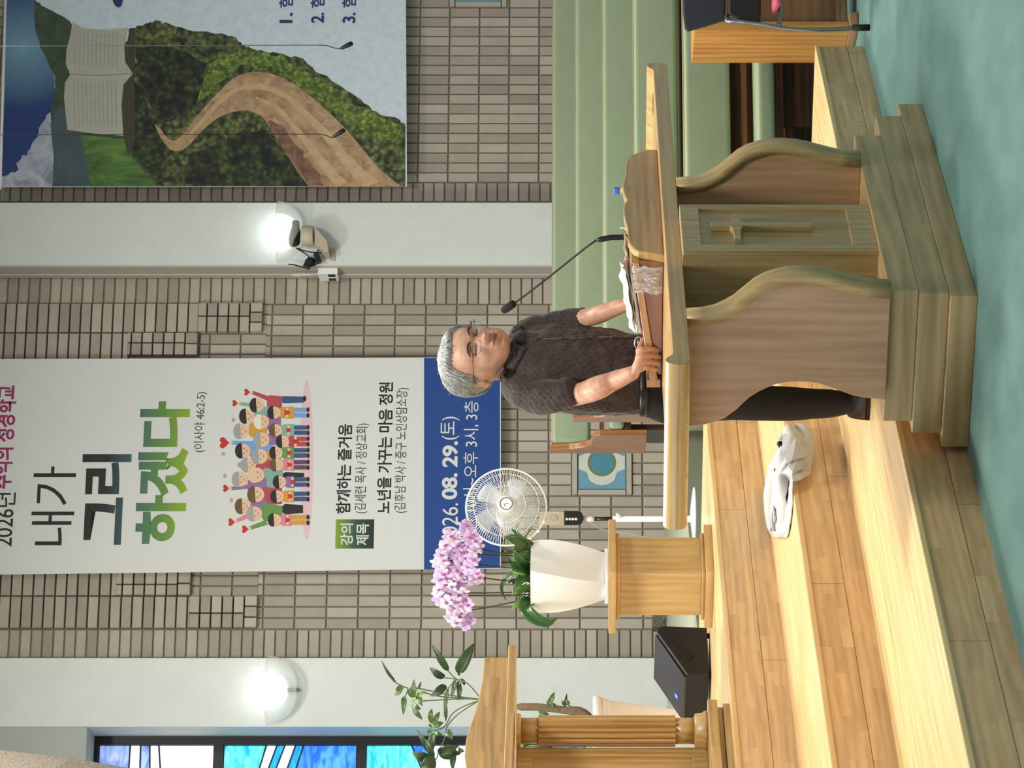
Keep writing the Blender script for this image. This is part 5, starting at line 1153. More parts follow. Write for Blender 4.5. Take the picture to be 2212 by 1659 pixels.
# ================================================================ hanging choir microphones
Yc = 20.0
for (pts, cap, lab, col_) in (([(-300, 98.5), (0, 99.5), (690, 97.5), (708, 99), (722, 103.5), (736, 105)], (736, 105, 762, 92.5), 'thin hanging microphone in front of the pale part of the landscape banner', steel),
                        ([(-300, 290.5), (0, 291.5), (688, 289.7), (702, 292), (716, 297), (721, 295)], (720, 296, 745, 279.5), 'thin hanging microphone in front of the printed forest road', black_plastic)):
    p0 = W(pts[2][0], pts[2][1], Yc); Mh = frame(p0, 0); h = thing('hanging_microphone', Mh, lab, 'microphone', 'hanging choir microphones')
    L_ = [Mh.inverted() @ W(x, y, Yc) for x, y in pts]
    m = MB(); m.tube([L_[0], L_[1], L_[2]] , 0.0028, 6); m.build('cable', col_, h)
    m = MB(); m.tube(smooth_poly(L_[2:], 5), 0.0035, 6); m.build('bent_arm', black_plastic, h)
    a, b2 = Mh.inverted() @ W(cap[0], cap[1], Yc), Mh.inverted() @ W(cap[2], cap[3], Yc); d = b2 - a
    m = MB(); m.tube([a + d * t for t in (0, 0.1, 0.35, 0.6, 0.9, 1.0)], [0.007, 0.011, 0.013, 0.016, 0.016, 0.008], 12); m.build('capsule', black_plastic, h)

# ================================================================ wall lamps on the columns
opal = plain('lit_opal_glass', (244, 255, 252), 0.4, noise_amt=0, emit=2.4)
clearg, nt, ns, lk, b = nmat('clear_lamp_glass'); b.inputs['Base Color'].default_value = (0.86, 0.88, 0.84, 1); b.inputs['Roughness'].default_value = 0.15; b.inputs['Alpha'].default_value = 0.30
for (vt, yc2, R_px, r_px, vb, vbi, lab) in ((577, 1491, 74, 40, 641, 622, 'lit half-bowl wall lamp on the column beside the stained glass window'), (600, 503, 68, 41, 654, 646, 'lit half-bowl wall lamp behind the small camera on the white column')):
    pl = hit(MW, vt, yc2, 1, -0.275); Ml = MW @ Matrix.Translation((pl.x, -0.2705, pl.z)); lamp = thing('wall_lamp', Ml, lab, 'lamp', 'half-bowl wall lamps'); sl_ = 6500 / (Ml.translation.y)
    Rr, rr2, hh, hi_ = R_px / sl_, r_px / sl_, (vb - vt) / sl_, (vbi - vt) / sl_
    def bowl(R_, H, z0=0.0, n=9): return [(R_ * math.cos(math.pi / 2 * i / n) ** 0.8 if i < n else 0.004, z0 - H * math.sin(math.pi / 2 * i / n)) for i in range(n + 1)]
    m = MB(); m.lathe(bowl(Rr, hh), seg=28, a0=math.pi, a1=2 * math.pi); o = m.build('outer_glass', clearg, lamp, smooth=True, recalc=False); mods(o, ('SOLIDIFY', dict(thickness=0.004)))
    m = MB(); m.lathe(bowl(rr2, hi_, 0.004), (0, -0.002, 0), seg=24, a0=math.pi, a1=2 * math.pi); o = m.build('inner_shade', opal, lamp, smooth=True, recalc=False); mods(o, ('SOLIDIFY', dict(thickness=0.004)))
    m = MB(); m.ball((0, -0.022, -hh - 0.004), 0.018, 10, (0.8, 0.8, 1.1)); m.box((-0.012, -0.03, -hh - 0.002), (0.012, 0.0, -hi_ + 0.01), 0.003); m.build('finial', steel, lamp)
    m = MB(); m.box((-rr2 * 0.7, -0.008, -hi_ * 0.6), (rr2 * 0.7, 0.0, 0.03), 0.003); m.build('wall_plate', white_plastic, lamp)
    ld = bpy.data.lights.new('lamp_bulb', 'POINT'); ld.energy = 0.3; ld.shadow_soft_size = 0.05; ld.color = (0.92, 1.0, 0.98); lo = bpy.data.objects.new('lamp_bulb', ld); COL.objects.link(lo); lo.parent = lamp; lo.location = (0, -0.11, 0.02)

# ================================================================ small camera on a bracket, junction box and cables on the right column
pk = hit(MW, 718, 550, 1, -0.27); Mc = MW @ Matrix.Translation((pk.x, -0.2702, pk.z)); sc_ = 6500 / Mc.translation.y
cl_ = lambda x, y, d=0.0: (Vector((-(y - 550) / sc_, -d, -(x - 718) / sc_)))
camu = thing('surveillance_camera', Mc, 'small black camera on a beige bracket hanging from the white column beside the lamp', 'camera')
beige = plain('beige_metal', (186, 174, 152), 0.5, noise_amt=0.04)
def pbox(mb, x0, x1, y0, y1, d0, d1, bev=0.004):
    a = cl_(x1, y1, d1); b2 = cl_(x0, y0, d0); mb.box((min(a.x, b2.x), min(a.y, b2.y), min(a.z, b2.z)), (max(a.x, b2.x), max(a.y, b2.y), max(a.z, b2.z)), bev, 2)
m = MB(); pbox(m, 712, 724, 536, 565, 0.0005, 0.012); m.build('mounting_plate', beige, camu)
m = MB(); pts = [cl_(683, 506), cl_(690, 512), cl_(710, 535), cl_(714, 560), cl_(706, 562), cl_(684, 540)]
m.prism([(p.x, p.z) for p in pts], XZ, -0.17, -0.0125, 0.003, 1); m.build('bracket_arm', beige, camu)
m = MB(); c = cl_(666, 517.5, 0.10); m.lathe([(21 / sc_, -0.045), (22 / sc_, -0.04), (22 / sc_, 0.04), (20 / sc_, 0.045)], c, 24); m.build('swivel_base', beige, camu)
m = MB(); c = cl_(653.5, 510, 0.10); m.lathe([(0.025, -0.006), (0.030, 0.0), (0.025, 0.006)], c, 20); m.build('collar', black_plastic, camu)
m = MB(); ring = [(484, 639.5, 7.5), (487, 639.5, 8.2), (497, 640, 8.5), (506, 639, 10.5), (520, 638, 12.5), (533, 638, 12.5), (539, 639, 10.5), (541, 640, 6)]
m.tube([cl_(v, y, 0.10) for y, v, r in ring], [r / sc_ for y, v, r in ring], 16); m.build('camera_body', black_plastic, camu)
for seq in ([(640, 541), (655, 550), (668, 560), (672, 565)], [(645, 541), (660, 548), (690, 552), (704, 546), (702, 538), (694, 540), (688, 548), (680, 555)], [(668, 562), (680, 570), (690, 574), (676, 583), (656, 585), (640, 580), (625, 578)]):
    m = MB(); m.tube(smooth_poly([cl_(x, y, 0.06) for x, y in seq], 5), 0.0045, 6); m.build('cable', black_rubber, camu)
m = MB(); m.ball(cl_(672, 572, 0.05), 0.038, 12, (1.0, 0.6, 1.1)); m.obox(cl_(668, 578, 0.06), (0.07, 0.05, 0.05), Matrix.Rotation(0.5, 3, 'Y'), 0.006); m.obox(cl_(688, 565, 0.06), (0.075, 0.05, 0.04), Matrix.Rotation(-0.4, 3, 'Y'), 0.006); m.build('power_adapter', black_plastic, camu)
pj = hit(MW, 709, 586, 1, -0.2); Mj = MW @ Matrix.Translation((cr_[0] - 0.0125, -0.16, pj.z))
jb = thing('junction_box', Mj, 'white cable box with two dark sockets on the trunking beside the camera', 'cable box')
m = MB(); hz_ = 21 / sc_; m.box((-0.05, -0.085, -hz_), (-0.0005, 0.085, hz_), 0.004); m.build('box_body', white_plastic, jb)
for yy in (-0.045, 0.045):
    m = MB(); m.box((-0.052, yy - 0.025, -hz_ * 0.75), (-0.0501, yy + 0.025, 0.0), 0.0005); m.build('socket', black_plastic, jb)
m = MB(); m.tube(smooth_poly([(-0.03, -0.04, hz_), (-0.05, -0.06, hz_ + 0.06), (-0.04, -0.03, hz_ + 0.11), (-0.055, -0.05, hz_ + 0.16), (-0.03, -0.02, hz_ + 0.2), (-0.04, -0.05, hz_ + 0.13), (-0.03, -0.02, hz_ + 0.05)], 6), 0.004, 6); m.build('white_lead', white_plastic, jb)
# small box with cable at the foot of the wall behind the plinth
pbx = hit(MW, 1450, 1348, 1, -0.12); Mbx = MW @ Matrix.Translation((pbx.x, -0.16, R3)); fbx = thing('floor_socket_box', Mbx, 'small dark box with a loose grey cable on the floor between plinth and speaker', 'socket box')
m = MB(); m.box((-0.05, -0.08, 0.0005), (0.05, 0.08, 0.10), 0.008); m.build('box_body', plain('dark_olive_box', (92, 92, 76), 0.6), fbx)
m = MB(); m.tube(smooth_poly([(0.0, -0.08, 0.05), (-0.02, -0.15, 0.03), (0.06, -0.25, 0.008), (-0.05, -0.35, 0.008), (0.05, -0.45, 0.008), (-0.02, -0.5, 0.008)], 6), 0.006, 6); m.build('cable', plain('grey_cable', (120, 120, 116), 0.5), fbx)
# ================================================================ grey cloth slung over the stage step
lathe_c = plain('grey_cotton', (182, 183, 184), 0.85, noise_amt=0.03, nscale=60, bump=0.2, bscale=500)
ck = G(1690, 1050, R2); Mcl = frame((ck.x, ck.y, R2), SA)
up = [(1160, 1674, 1702), (1150, 1667, 1705), (1135, 1661, 1708), (1110, 1654, 1711), (1085, 1651, 1713), (1060, 1652, 1714), (1040, 1655, 1714), (1025, 1660, 1714), (1010, 1663, 1722), (995, 1668, 1741), (980, 1676, 1754), (965, 1686, 1758), (950, 1689, 1757), (940, 1690, 1750), (932, 1693, 1738), (928, 1702, 1728)]
def edge_v(y): p = MS @ Vector((0, y2, R2)); e1 = MS.to_3x3() @ Vector((1, 0, 0)); q = hit(MS, 1700, y, 1, y2); w = MS @ Vector((q.x, y2, R2)); return CV + (HC - w.z) * F / w.y
rows = []; nT = 17; rnd = random.Random(11)
for i, (y, xu, xl2) in enumerate(up):
    ev = edge_v(y); row = []; L_ = len(up) - 1
    for k in range(nT):
        t = k / (nT - 1); x = xu + (xl2 - xu) * t; s_ = math.sin(math.pi * t)
        rim = 0.0 if i in (0, L_) else 1.0
        fold = 0.5 + 0.5 * math.sin(9.5 * t + 0.35 * i + 1.1 * math.sin(i * 0.55)); nz = noise.noise(Vector((i * 0.42, t * 3.4, 1.7)))
        h = 0.006 + (s_ ** 0.6) * (0.020 + 0.020 * fold + 0.016 * nz) * (0.35 + 0.65 * rim)
        if x < ev - 1.5:
            q = Mcl.inverted() @ G(x + 1.0 + h * 300 * 0.35, y, R2); near = max(0.0, min(1.0, (ev - x) / 20))
            row.append(q + Vector((0, 0.004, h)))
        else:
            q = hit(MS, x, y, 1, y2 - 0.014); w = MS @ q; p = Mcl.inverted() @ w; row.append(p + Vector((0, -(0.010 + h * 0.9), 0.0)))
    rows.append(row)
m = MB(); m.rings(rows, close=False)
clo = m.build('crumpled_cloth', lathe_c, smooth=True, recalc=False); clo.matrix_world = Mcl
mods(clo, ('SUBSURF', dict(levels=2, render_levels=2)), ('SOLIDIFY', dict(thickness=0.004, offset=0)))
tx = bpy.data.textures.new('crease', 'CLOUDS'); tx.noise_scale = 0.045; tx.noise_depth = 2
dm = clo.modifiers.new('displace', 'DISPLACE'); dm.texture = tx; dm.strength = 0.011; dm.mid_level = 0.5; dm.texture_coords = 'LOCAL'
clo.modifiers.move(2, 1)
tag(clo, 'crumpled pale grey cloth slung over the edge of the stage step', 'cloth')
# a second fold lying across it, and the rolled end
for (pts, wd_, nm, h0) in (([(1150, 1672), (1120, 1668), (1085, 1668), (1050, 1672), (1020, 1680)], 0.030, 'fold', 0.035), ([(1158, 1690), (1120, 1696), (1085, 1699), (1050, 1698), (1025, 1690), (1008, 1686)], 0.026, 'fold', 0.034), ([(1012, 1690), (990, 1700), (965, 1716), (950, 1722)], 0.030, 'fold', 0.040), ([(962, 1690), (945, 1698), (933, 1706)], 0.034, 'fold', 0.024)):
    m = MB(); rg = []
    P_ = smooth_poly([Mcl.inverted() @ (MS @ (hit(MS, x, y, 1, y2 + 0.02) if x > edge_v(y) - 14 else (MS.inverted() @ G(x + 8, y, R2)))) for y, x in pts], 5)
    for i, p in enumerate(P_):
        t = i / (len(P_) - 1); a = (P_[min(i + 1, len(P_) - 1)] - P_[max(i - 1, 0)]).normalized(); sd = a.cross(Vector((0, -0.5, 1))).normalized(); uu = sd.cross(a)
        if uu.z < 0: uu = -uu
        wv_ = wd_ * (0.35 + 0.65 * math.sin(math.pi * min(1, 0.08 + t * 0.95)))
        rg.append([p + sd * (wv_ * math.cos(an)) + uu * (0.002 + h0 * max(0.0, math.sin(an)) + 0.004 * noise.noise(Vector((i * 0.5, an, 4)))) for an in [math.pi * q / 8 for q in range(9)]])
    m.rings(rg, close=False); f_ = m.build(nm, lathe_c, clo, smooth=True, recalc=False); mods(f_, ('SUBSURF', dict(levels=1, render_levels=1)), ('SOLIDIFY', dict(thickness=0.003)))

def cloth_sheet(pts, offs, nm='fold', sub=2):
    """a folded flap of the cloth: outline of photo pixels, each with its distance in front of the riser"""
    V = []
    for (x, y), o_ in zip(pts, offs):
        w = MS @ hit(MS, x, y, 1, y2 - o_); V.append(Mcl.inverted() @ w)
    m = MB(); c = sum(V, Vector()) / len(V) + Vector((0, -0.012, 0.004)); vs = [m.b.verts.new(p) for p in V]; vc = m.b.verts.new(c)
    for i in range(len(vs)): m.b.faces.new((vs[i], vs[(i + 1) % len(vs)], vc))
    bmesh.ops.recalc_face_normals(m.b, faces=m.b.faces[:])
    o = m.build(nm, lathe_c, clo, recalc=False); mods(o, ('SOLIDIFY', dict(thickness=0.007, offset=0)), ('BEVEL', dict(width=0.002, segments=2))); return o
cloth_sheet([(1733, 944), (1745, 943), (1755, 948), (1758, 964), (1756, 990), (1750, 1024), (1730, 1036), (1712, 1040), (1716, 1015), (1724, 985)], [0.05, 0.045, 0.04, 0.035, 0.04, 0.045, 0.05, 0.045, 0.055, 0.06])
cloth_sheet([(1720, 947), (1746, 980), (1741, 987), (1727, 991), (1711, 995), (1701, 1002), (1692, 984), (1704, 966)], [0.075, 0.08, 0.085, 0.085, 0.085, 0.075, 0.06, 0.065])
cloth_sheet([(1692, 983), (1690, 965), (1692, 940), (1703, 930), (1716, 929), (1728, 937), (1732, 951), (1720, 948), (1706, 966)], [0.04, 0.03, 0.03, 0.035, 0.04, 0.045, 0.055, 0.062, 0.055])
cloth_sheet([(1744, 985), (1735, 1012), (1712, 1022), (1703, 1010), (1712, 996), (1727, 992)], [0.06, 0.065, 0.065, 0.06, 0.07, 0.07])
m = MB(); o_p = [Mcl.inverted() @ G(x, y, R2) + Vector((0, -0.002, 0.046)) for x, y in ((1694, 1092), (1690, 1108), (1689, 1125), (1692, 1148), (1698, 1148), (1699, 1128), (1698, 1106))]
vs = [m.b.verts.new(p) for p in o_p]; m.b.faces.new(vs); m.build('opening_shade', plain('dark_grey_opening_shade', (96, 96, 98), 0.9, noise_amt=0.1), clo)  # flat dark sheet painted as the shade inside the cloth's opening

# ================================================================ front desk and tubular chair at the right edge
dk = W(1840, 97, 14.9); MDk = frame((dk.x, dk.y, 0.0), WA); sd_ = 6500 / 14.9
kdesk = thing('pew_front_desk', MDk, 'light wooden desk front with a deep end board behind the black chair at the right', 'desk')
dz = lambda v: HC - (v - CV) / sd_
ep0 = hit(MDk, 1838, 66, 1, 0.0).x
honey = wood('honey_board', (206, 152, 76), (168, 112, 48), 1.2, 18, wavy=0.5); honey_shaded = wood('shaded_honey_board', (142, 100, 58), (108, 72, 40), 1.2, 18, wavy=0.5)  # second board is the honey wood darkened for the shade inside the desk
zt_d = dz(1500)
m = MB(); m.box((ep0, 0.0, 0.045), (ep0 + 0.05, 0.40, zt_d), 0.004); m.build('end_board', honey, kdesk, grain='z')
m = MB(); m.box((ep0 + 0.0505, 0.10, 0.10), (ep0 + 1.6, 0.13, zt_d - 0.05)); m.build('front_panel', honey_shaded, kdesk, grain='x')
m = MB(); m.box((ep0 + 0.0505, 0.04, 0.045), (ep0 + 1.6, 0.14, 0.099), 0.003); m.build('bottom_rail', wood('rail_olive', (150, 122, 78), (118, 92, 54)), kdesk, grain='x')
m = MB(); m.box((ep0 - 0.01, -0.06, 0.0), (ep0 + 0.075, 0.42, 0.0445), 0.006); m.build('foot_rail', wood('pale_foot', (176, 134, 92), (142, 102, 66)), kdesk, grain='y')
m = MB(); m.box((ep0 + 0.0505, 0.14, zt_d - 0.04), (ep0 + 1.6, 0.40, zt_d), 0.004); m.build('top_board', honey, kdesk, grain='x')
Yh = 14.3; chb = W(1850, 20, Yh); MCh = frame((chb.x, chb.y, 0.0), 0); cq = lambda x, y, d=0.0: MCh.inverted() @ W(x, y, Yh + d)
chair = thing('stacking_chair', MCh, 'black-backed tubular steel chair at the right edge in front of the wooden desk', 'chair')
navyf = plain('navy_fabric', (42, 46, 58), 0.85, noise_amt=0.08, nscale=200, bump=0.3, bscale=600)
m = MB(); A_ = [(1476, -70), (1476, -8), (1478, 30), (1481, 56), (1487, 62), (1492, 61), (1530, 50), (1568, 38), (1574, -70)]
pts = [cq(x, y, 0.0) for x, y in A_]; n_ = Vector((0.12, 0.05, 0))
m.prism([(p.x, p.z) for p in pts], XZ, 0.10, 0.14, 0.010, 3); m.build('backrest', navyf, chair)
m = MB(); A_ = [(1574, -70), (1574, 30), (1600, 44), (1643, 50), (1646, -70)]; pts = [cq(x, y) for x, y in A_]
m.prism([(p.x, p.z) for p in pts], XZ, 0.0, 0.13, 0.008, 2); m.build('back_shell', black_plastic, chair)
m = MB(); m.tube(smooth_poly([cq(1570, 34, 0.05), cq(1572, 45, 0.02), cq(1600, 47, 0.0), cq(1640, 52, 0.0), cq(1690, 61, -0.02), cq(1740, 64, -0.02), cq(1800, 63, 0.0), cq(1847, 60, 0.02)], 5), 0.0105, 12); m.build('leg', steel, chair)
m = MB(); a = cq(1843, 60, 0.02); m.tube([Vector((a.x, a.y, a.z)), Vector((a.x + 0.001, a.y, 0.002))], 0.016, 12); m.build('rubber_foot', black_rubber, chair)
m = MB(); m.tube(smooth_poly([cq(1683, 58, -0.01), cq(1684, 40, 0.0), cq(1686, 10, 0.02), cq(1687, -60, 0.05)], 5), 0.011, 12); m.build('seat_rail', steel, chair)
m = MB(); a, b2 = cq(1680, 26, 0.0), cq(1664, -80, 0.0); m.box((a.x, -0.30, a.z), (b2.x, 0.10, a.z + 0.03), 0.014, 3); m.build('seat_pad', plain('red_seat', (172, 72, 92), 0.7, noise_amt=0.05), chair)
m = MB(); x4 = cq(1800, -60).x; m.tube(smooth_poly([cq(1646, -60, 0.05), cq(1700, -62, 0.06), cq(1800, -63, 0.06), Vector((x4, 0.06, 0.02))], 5), 0.0105, 12); m.build('leg', steel, chair)
# ================================================================ the speaker: a standing man
Yp = 11.95; pr = W(1890, 850, Yp); MPn = frame((pr.x, pr.y, R1), 0)
man = thing('person', MPn, 'grey-haired man in glasses and a dark brown short-sleeved shirt gripping the reading desk', 'person')
sp_ = 6500 / Yp
def pp(x, y, d=0.0): return MPn.inverted() @ W(x, y, Yp + d)
th = math.radians(42); fw_ = Vector((math.sin(th), -math.cos(th), 0)); rt = Vector((-math.cos(th), -math.sin(th), 0))   # forward, his right
skin, nt, ns, lk, b = nmat('skin'); tc = N(nt, 'ShaderNodeTexCoord'); no = N(nt, 'ShaderNodeTexNoise'); no.inputs['Scale'].default_value = 22; no.inputs['Detail'].default_value = 6; lk.new(tc.outputs['Object'], no.inputs['Vector'])
cr = N(nt, 'ShaderNodeValToRGB'); cr.color_ramp.elements[0].position = 0.3; cr.color_ramp.elements[1].position = 0.7; cr.color_ramp.elements[0].color = srgb(178, 130, 108); cr.color_ramp.elements[1].color = srgb(208, 164, 140)
lk.new(no.outputs['Fac'], cr.inputs[0]); lk.new(cr.outputs[0], b.inputs['Base Color']); b.inputs['Roughness'].default_value = 0.48; b.inputs['Subsurface Weight'].default_value = 0.12; b.inputs['Subsurface Radius'].default_value = (0.01, 0.004, 0.002); b.inputs['Subsurface Scale'].default_value = 0.5
lipsm = plain('lips', (164, 108, 94), 0.5, noise_amt=0.04)
def ringpts(c, a, bq, u, v, n=24, e=2.0):
    out = []
    for k in range(n):
        t = 2 * math.pi * k / n; ct, st = math.cos(t), math.sin(t)
        out.append(c + u * (a * math.copysign(abs(ct) ** (2 / e), ct)) + v * (bq * math.copysign(abs(st) ** (2 / e), st)))
    return out
def limb(mb, pts, seg=14, squash=1.0):
    """pts: list of (Vector, radius)"""
    P_ = smooth_poly([p for p, r in pts], 5); n = len(pts) - 1; R_ = []
    for i in range(len(P_)):
        t = i / 5; j = min(int(t), n - 1); f = t - j; f = f * f * (3 - 2 * f); R_.append(pts[j][1] * (1 - f) + pts[j + 1][1] * f)
    mb.tube(P_, R_, seg, flat=squash); mb.ball(P_[0], R_[0] * 0.98, 12); mb.ball(P_[-1], R_[-1] * 0.98, 12)
px = 1.0 / sp_
# ---- head surface
hyaw = math.radians(34); hf = Vector((math.sin(hyaw), -math.cos(hyaw), 0)); hr = Vector((-math.cos(hyaw), -math.sin(hyaw), 0)); hu = Vector((0, 0, 1))
hc = pp(1101, 772, 0.0)                            # under the chin level, on the head axis
LEV = [(-2, 46, 20, 14), (3, 60, 16, 26), (9, 66, 8, 35), (18, 70, -4, 43), (28, 71, -22, 49), (36, 71, -42, 53), (45, 70, -58, 56), (55, 69, -70, 58.5), (65, 67, -78, 60), (74, 66, -83, 61), (84, 69, -86, 61.5), (95, 68, -87, 61.5), (106, 64, -85, 60), (117, 57, -80, 57), (127, 46, -71, 51), (136, 31, -57, 42), (143, 10, -38, 29), (147, -6, -22, 14)]
def lev(z):
    for i in range(len(LEV) - 1):
        if LEV[i][0] <= z <= LEV[i + 1][0]:
            t = (z - LEV[i][0]) / (LEV[i + 1][0] - LEV[i][0]); return [LEV[i][k] + (LEV[i + 1][k] - LEV[i][k]) * t for k in (1, 2, 3)]
    return LEV[-1][1:] if z > LEV[-1][0] else LEV[0][1:]
def gs(d, s): return math.exp(-(d / s) ** 2)
def headpt(z, a, off=0.0, feat=True):
    """a: angle from the front (0) towards his right (+)"""
    f, bk, w = lev(z); yc2 = (f + bk) / 2; hd = (f - bk) / 2; ca, sa = math.cos(a), math.sin(a); e = 2.25
    X = w * math.copysign(abs(sa) ** (2 / e), sa); Yq = yc2 + hd * math.copysign(abs(ca) ** (2 / e), ca)
    if feat and ca > 0:
        g = 0.0; ax = abs(X)
        nz = max(0.0, min(1.0, (80 - z) / 28)) if z > 52 else max(0.0, 1 - (52 - z) / 7.0)
        g += (4 + 17 * (1 - abs(z - 53) / 30 if z >= 53 else 1)) * nz * gs(X, 5.5 + 4.5 * max(0, 1 - abs(z - 53) / 14)) if 44 < z < 82 else 0
        g += 4.0 * gs(ax - 9.5, 4) * gs(z - 51, 5)                      # nostril wings
        g -= 6.5 * gs(ax - 23, 11) * gs(z - 73, 8)                      # sockets
        g += 3.6 * gs(ax - 22, 14) * gs(z - 85, 5)                      # brow ridge
        g += 2.6 * gs(ax - 23, 8) * gs(z - 66, 4)                       # bags
        g += 3.0 * gs(ax - 34, 13) * gs(z - 56, 12)                     # cheeks
        g -= 2.2 * gs(ax - 21 - (50 - z) * 0.25, 3.0) * gs(z - 42, 12)  # nasolabial folds
        g += 4.0 * gs(X, 17) * gs(z - 35.5, 3.6) + 4.0 * gs(X, 15) * gs(z - 26, 3.8) - 3.2 * gs(X, 18) * gs(z - 31, 1.8)
        g -= 2.5 * gs(X, 16) * gs(z - 19, 4) + -4.0 * gs(X, 15) * gs(z - 8, 7)
        Yq += g
        if 44 < z < 60: X += math.copysign(2.0, X) * gs(ax - 10, 4) * gs(z - 51, 5) if ax > 1 else 0
    n = Vector((X, Yq - yc2 * 0.6, (z - 70) * 0.35)); 
    p = Vector((X, Yq, z))
    if off: p = p + n.normalized() * off
    return hc + (hr * p.x + hf * p.y + hu * p.z) * px
# body: everything of skin, joined and remeshed into one surface
m = MB()
zs = [-2 + 149 * i / 74 for i in range(75)]
aa = []
for k in range(97): aa.append(-math.pi + 2 * math.pi * k / 96)
m.rings([[headpt(z, a) for a in aa[:-1]] for z in zs])
for s in (1, -1):                                  # ears
    ec = hc + (hr * (s * 61) + hf * (-8) + hu * 58) * px
    R3e = Matrix((hr, (hf * 0.95 + hu * 0.0 + hr * s * -0.35).normalized(), hu)).transposed()
    t = bmesh.new(); bmesh.ops.create_uvsphere(t, u_segments=18, v_segments=14, radius=1)
    for v in t.verts:
        c = v.co; rr0 = math.hypot(c.y, c.z); dep = -2.6 * gs(rr0 - 0.35, 0.4) if c.x * s > 0 else 0
        q = Vector((c.x * 5.5 + s * (3 + dep), c.y * (10.5 if c.z > -0.3 else 8.0), c.z * 19.0)); v.co = ec + (hr * q.x + hf * (q.y - abs(0) - q.x * s * 0.55) + hu * q.z) * px
    m.merge(t)
nk = [(1062, 786, 36), (1085, 785, 35), (1108, 786, 37), (1130, 790, 48), (1150, 792, 60)]
m.rings([ringpts(pp(x, y), r * px * 1.05, r * px, rt, fw_, 20) for x, y, r in nk])
tor = [(1120, 783, 50), (1140, 786, 66), (1165, 790, 74), (1200, 794, 80), (1250, 798, 82), (1300, 803, 80), (1350, 808, 76), (1400, 812, 74), (1440, 820, 72)]
m.rings([ringpts(pp(x, y, 0.02), r / 467 * 0.92, r / 467 * 0.58, rt, fw_, 24) for x, y, r in tor])
# near (right) arm
hY = (MD @ hit(MD, 1400, 785, 0, 0.0)).y - Yp     # plane of the desk's left face, relative to the man
sh = pp(1132, 850, -0.10); el = pp(1256, 850, -0.20); wr_ = pp(1366, 806, hY - 0.025)
limb(m, [(sh, 30 * px), (pp(1195, 858, -0.16), 27 * px), (el, 24 * px), (pp(1290, 838, (hY - 0.2) * 0.5 - 0.06), 25 * px), (pp(1330, 821, hY * 0.8 - 0.06), 20 * px), (wr_, 15.5 * px)], 16)
# right hand closed on the desk's edge
kn = {'i': (1384, 755), 'm': (1383, 769), 'r': (1386, 782), 'p': (1391, 794)}
palm = [(1366, 808, 15, 0.0), (1374, 798, 19, 0.0), (1381, 786, 21, 0.0), (1386, 775, 20, 0.0), (1389, 762, 15, 0.0)]
m.tube(smooth_poly([pp(x, y, hY - 0.026) for x, y, r, d in palm], 4), [15 * px, 16 * px, 17 * px, 18 * px, 18.5 * px, 19 * px, 19.5 * px, 20 * px, 20 * px, 20 * px, 20 * px, 19.5 * px, 19 * px, 18 * px, 17 * px, 15 * px, 12 * px], 14, flat=0.62)
def finger(mb, seq, r0, r1):
    P_ = [pp(x, y, d) for x, y, d in seq]; n = len(P_); Q_ = smooth_poly(P_, 4); L_ = len(Q_)
    mb.tube(Q_, [r0 + (r1 - r0) * i / (L_ - 1) for i in range(L_)], 10); mb.ball(Q_[-1], r1 * 0.98, 10); mb.ball(P_[1], r0 * 1.04, 10)
for nm, tip, mid2, r in (('i', (1420, 757), (1404, 753.5), 7.0), ('m', (1424, 771), (1406, 768), 7.1), ('r', (1424, 785), (1407, 782.5), 6.8), ('p', (1419, 798), (1406, 796.5), 6.0)):
    k0 = kn[nm]; finger(m, [(k0[0] - 7, k0[1] + 5, hY - 0.034), (k0[0] + 3, k0[1], hY - 0.046), (mid2[0], mid2[1], hY - 0.034), (tip[0], tip[1], hY - 0.013)], r * px, (r - 1.3) * px)
finger(m, [(1378, 778, hY - 0.03), (1381, 762, hY - 0.01), (1383, 750, hY + 0.01), (1387, 740, hY + 0.015), (1390, 733, hY + 0.02)], 7.4 * px, 5.6 * px)
# far (left) arm and its hand resting on the desk
sh2 = pp(1138, 722, 0.10); el2 = pp(1268, 686, 0.04); dW_ = -0.13; wr2_ = pp(1356, 657, dW_)
limb(m, [(sh2, 28 * px), (pp(1195, 702, 0.09), 26 * px), (el2, 20 * px), (pp(1300, 677, -0.03), 20 * px), (pp(1332, 665, -0.09), 17 * px), (wr2_, 14 * px)], 16)
m.tube(smooth_poly([wr2_, pp(1364, 652, dW_ - 0.01), pp(1370, 645, dW_ - 0.02), pp(1373, 638, dW_ - 0.03)], 4), [13 * px] * 4 + [15 * px] * 6 + [13 * px] * 3, 12, flat=0.6)
for q, (dx, dy) in enumerate(((-2, 0), (0, -1), (2, 0), (4, 2))):
    finger(m, [(1371 + dx, 640 + q * 3, dW_ - 0.02), (1371 + dx, 630 + q * 3, dW_ - 0.03), (1372 + dx, 620 + q * 3, dW_ - 0.05), (1374 + dx, 613 + q * 4, dW_ - 0.055)], 6 * px, 4.8 * px)
finger(m, [(1366, 655, dW_), (1368, 645, dW_ - 0.05), (1371, 638, dW_ - 0.06), (1374, 632, dW_ - 0.065)], 6.4 * px, 5 * px)
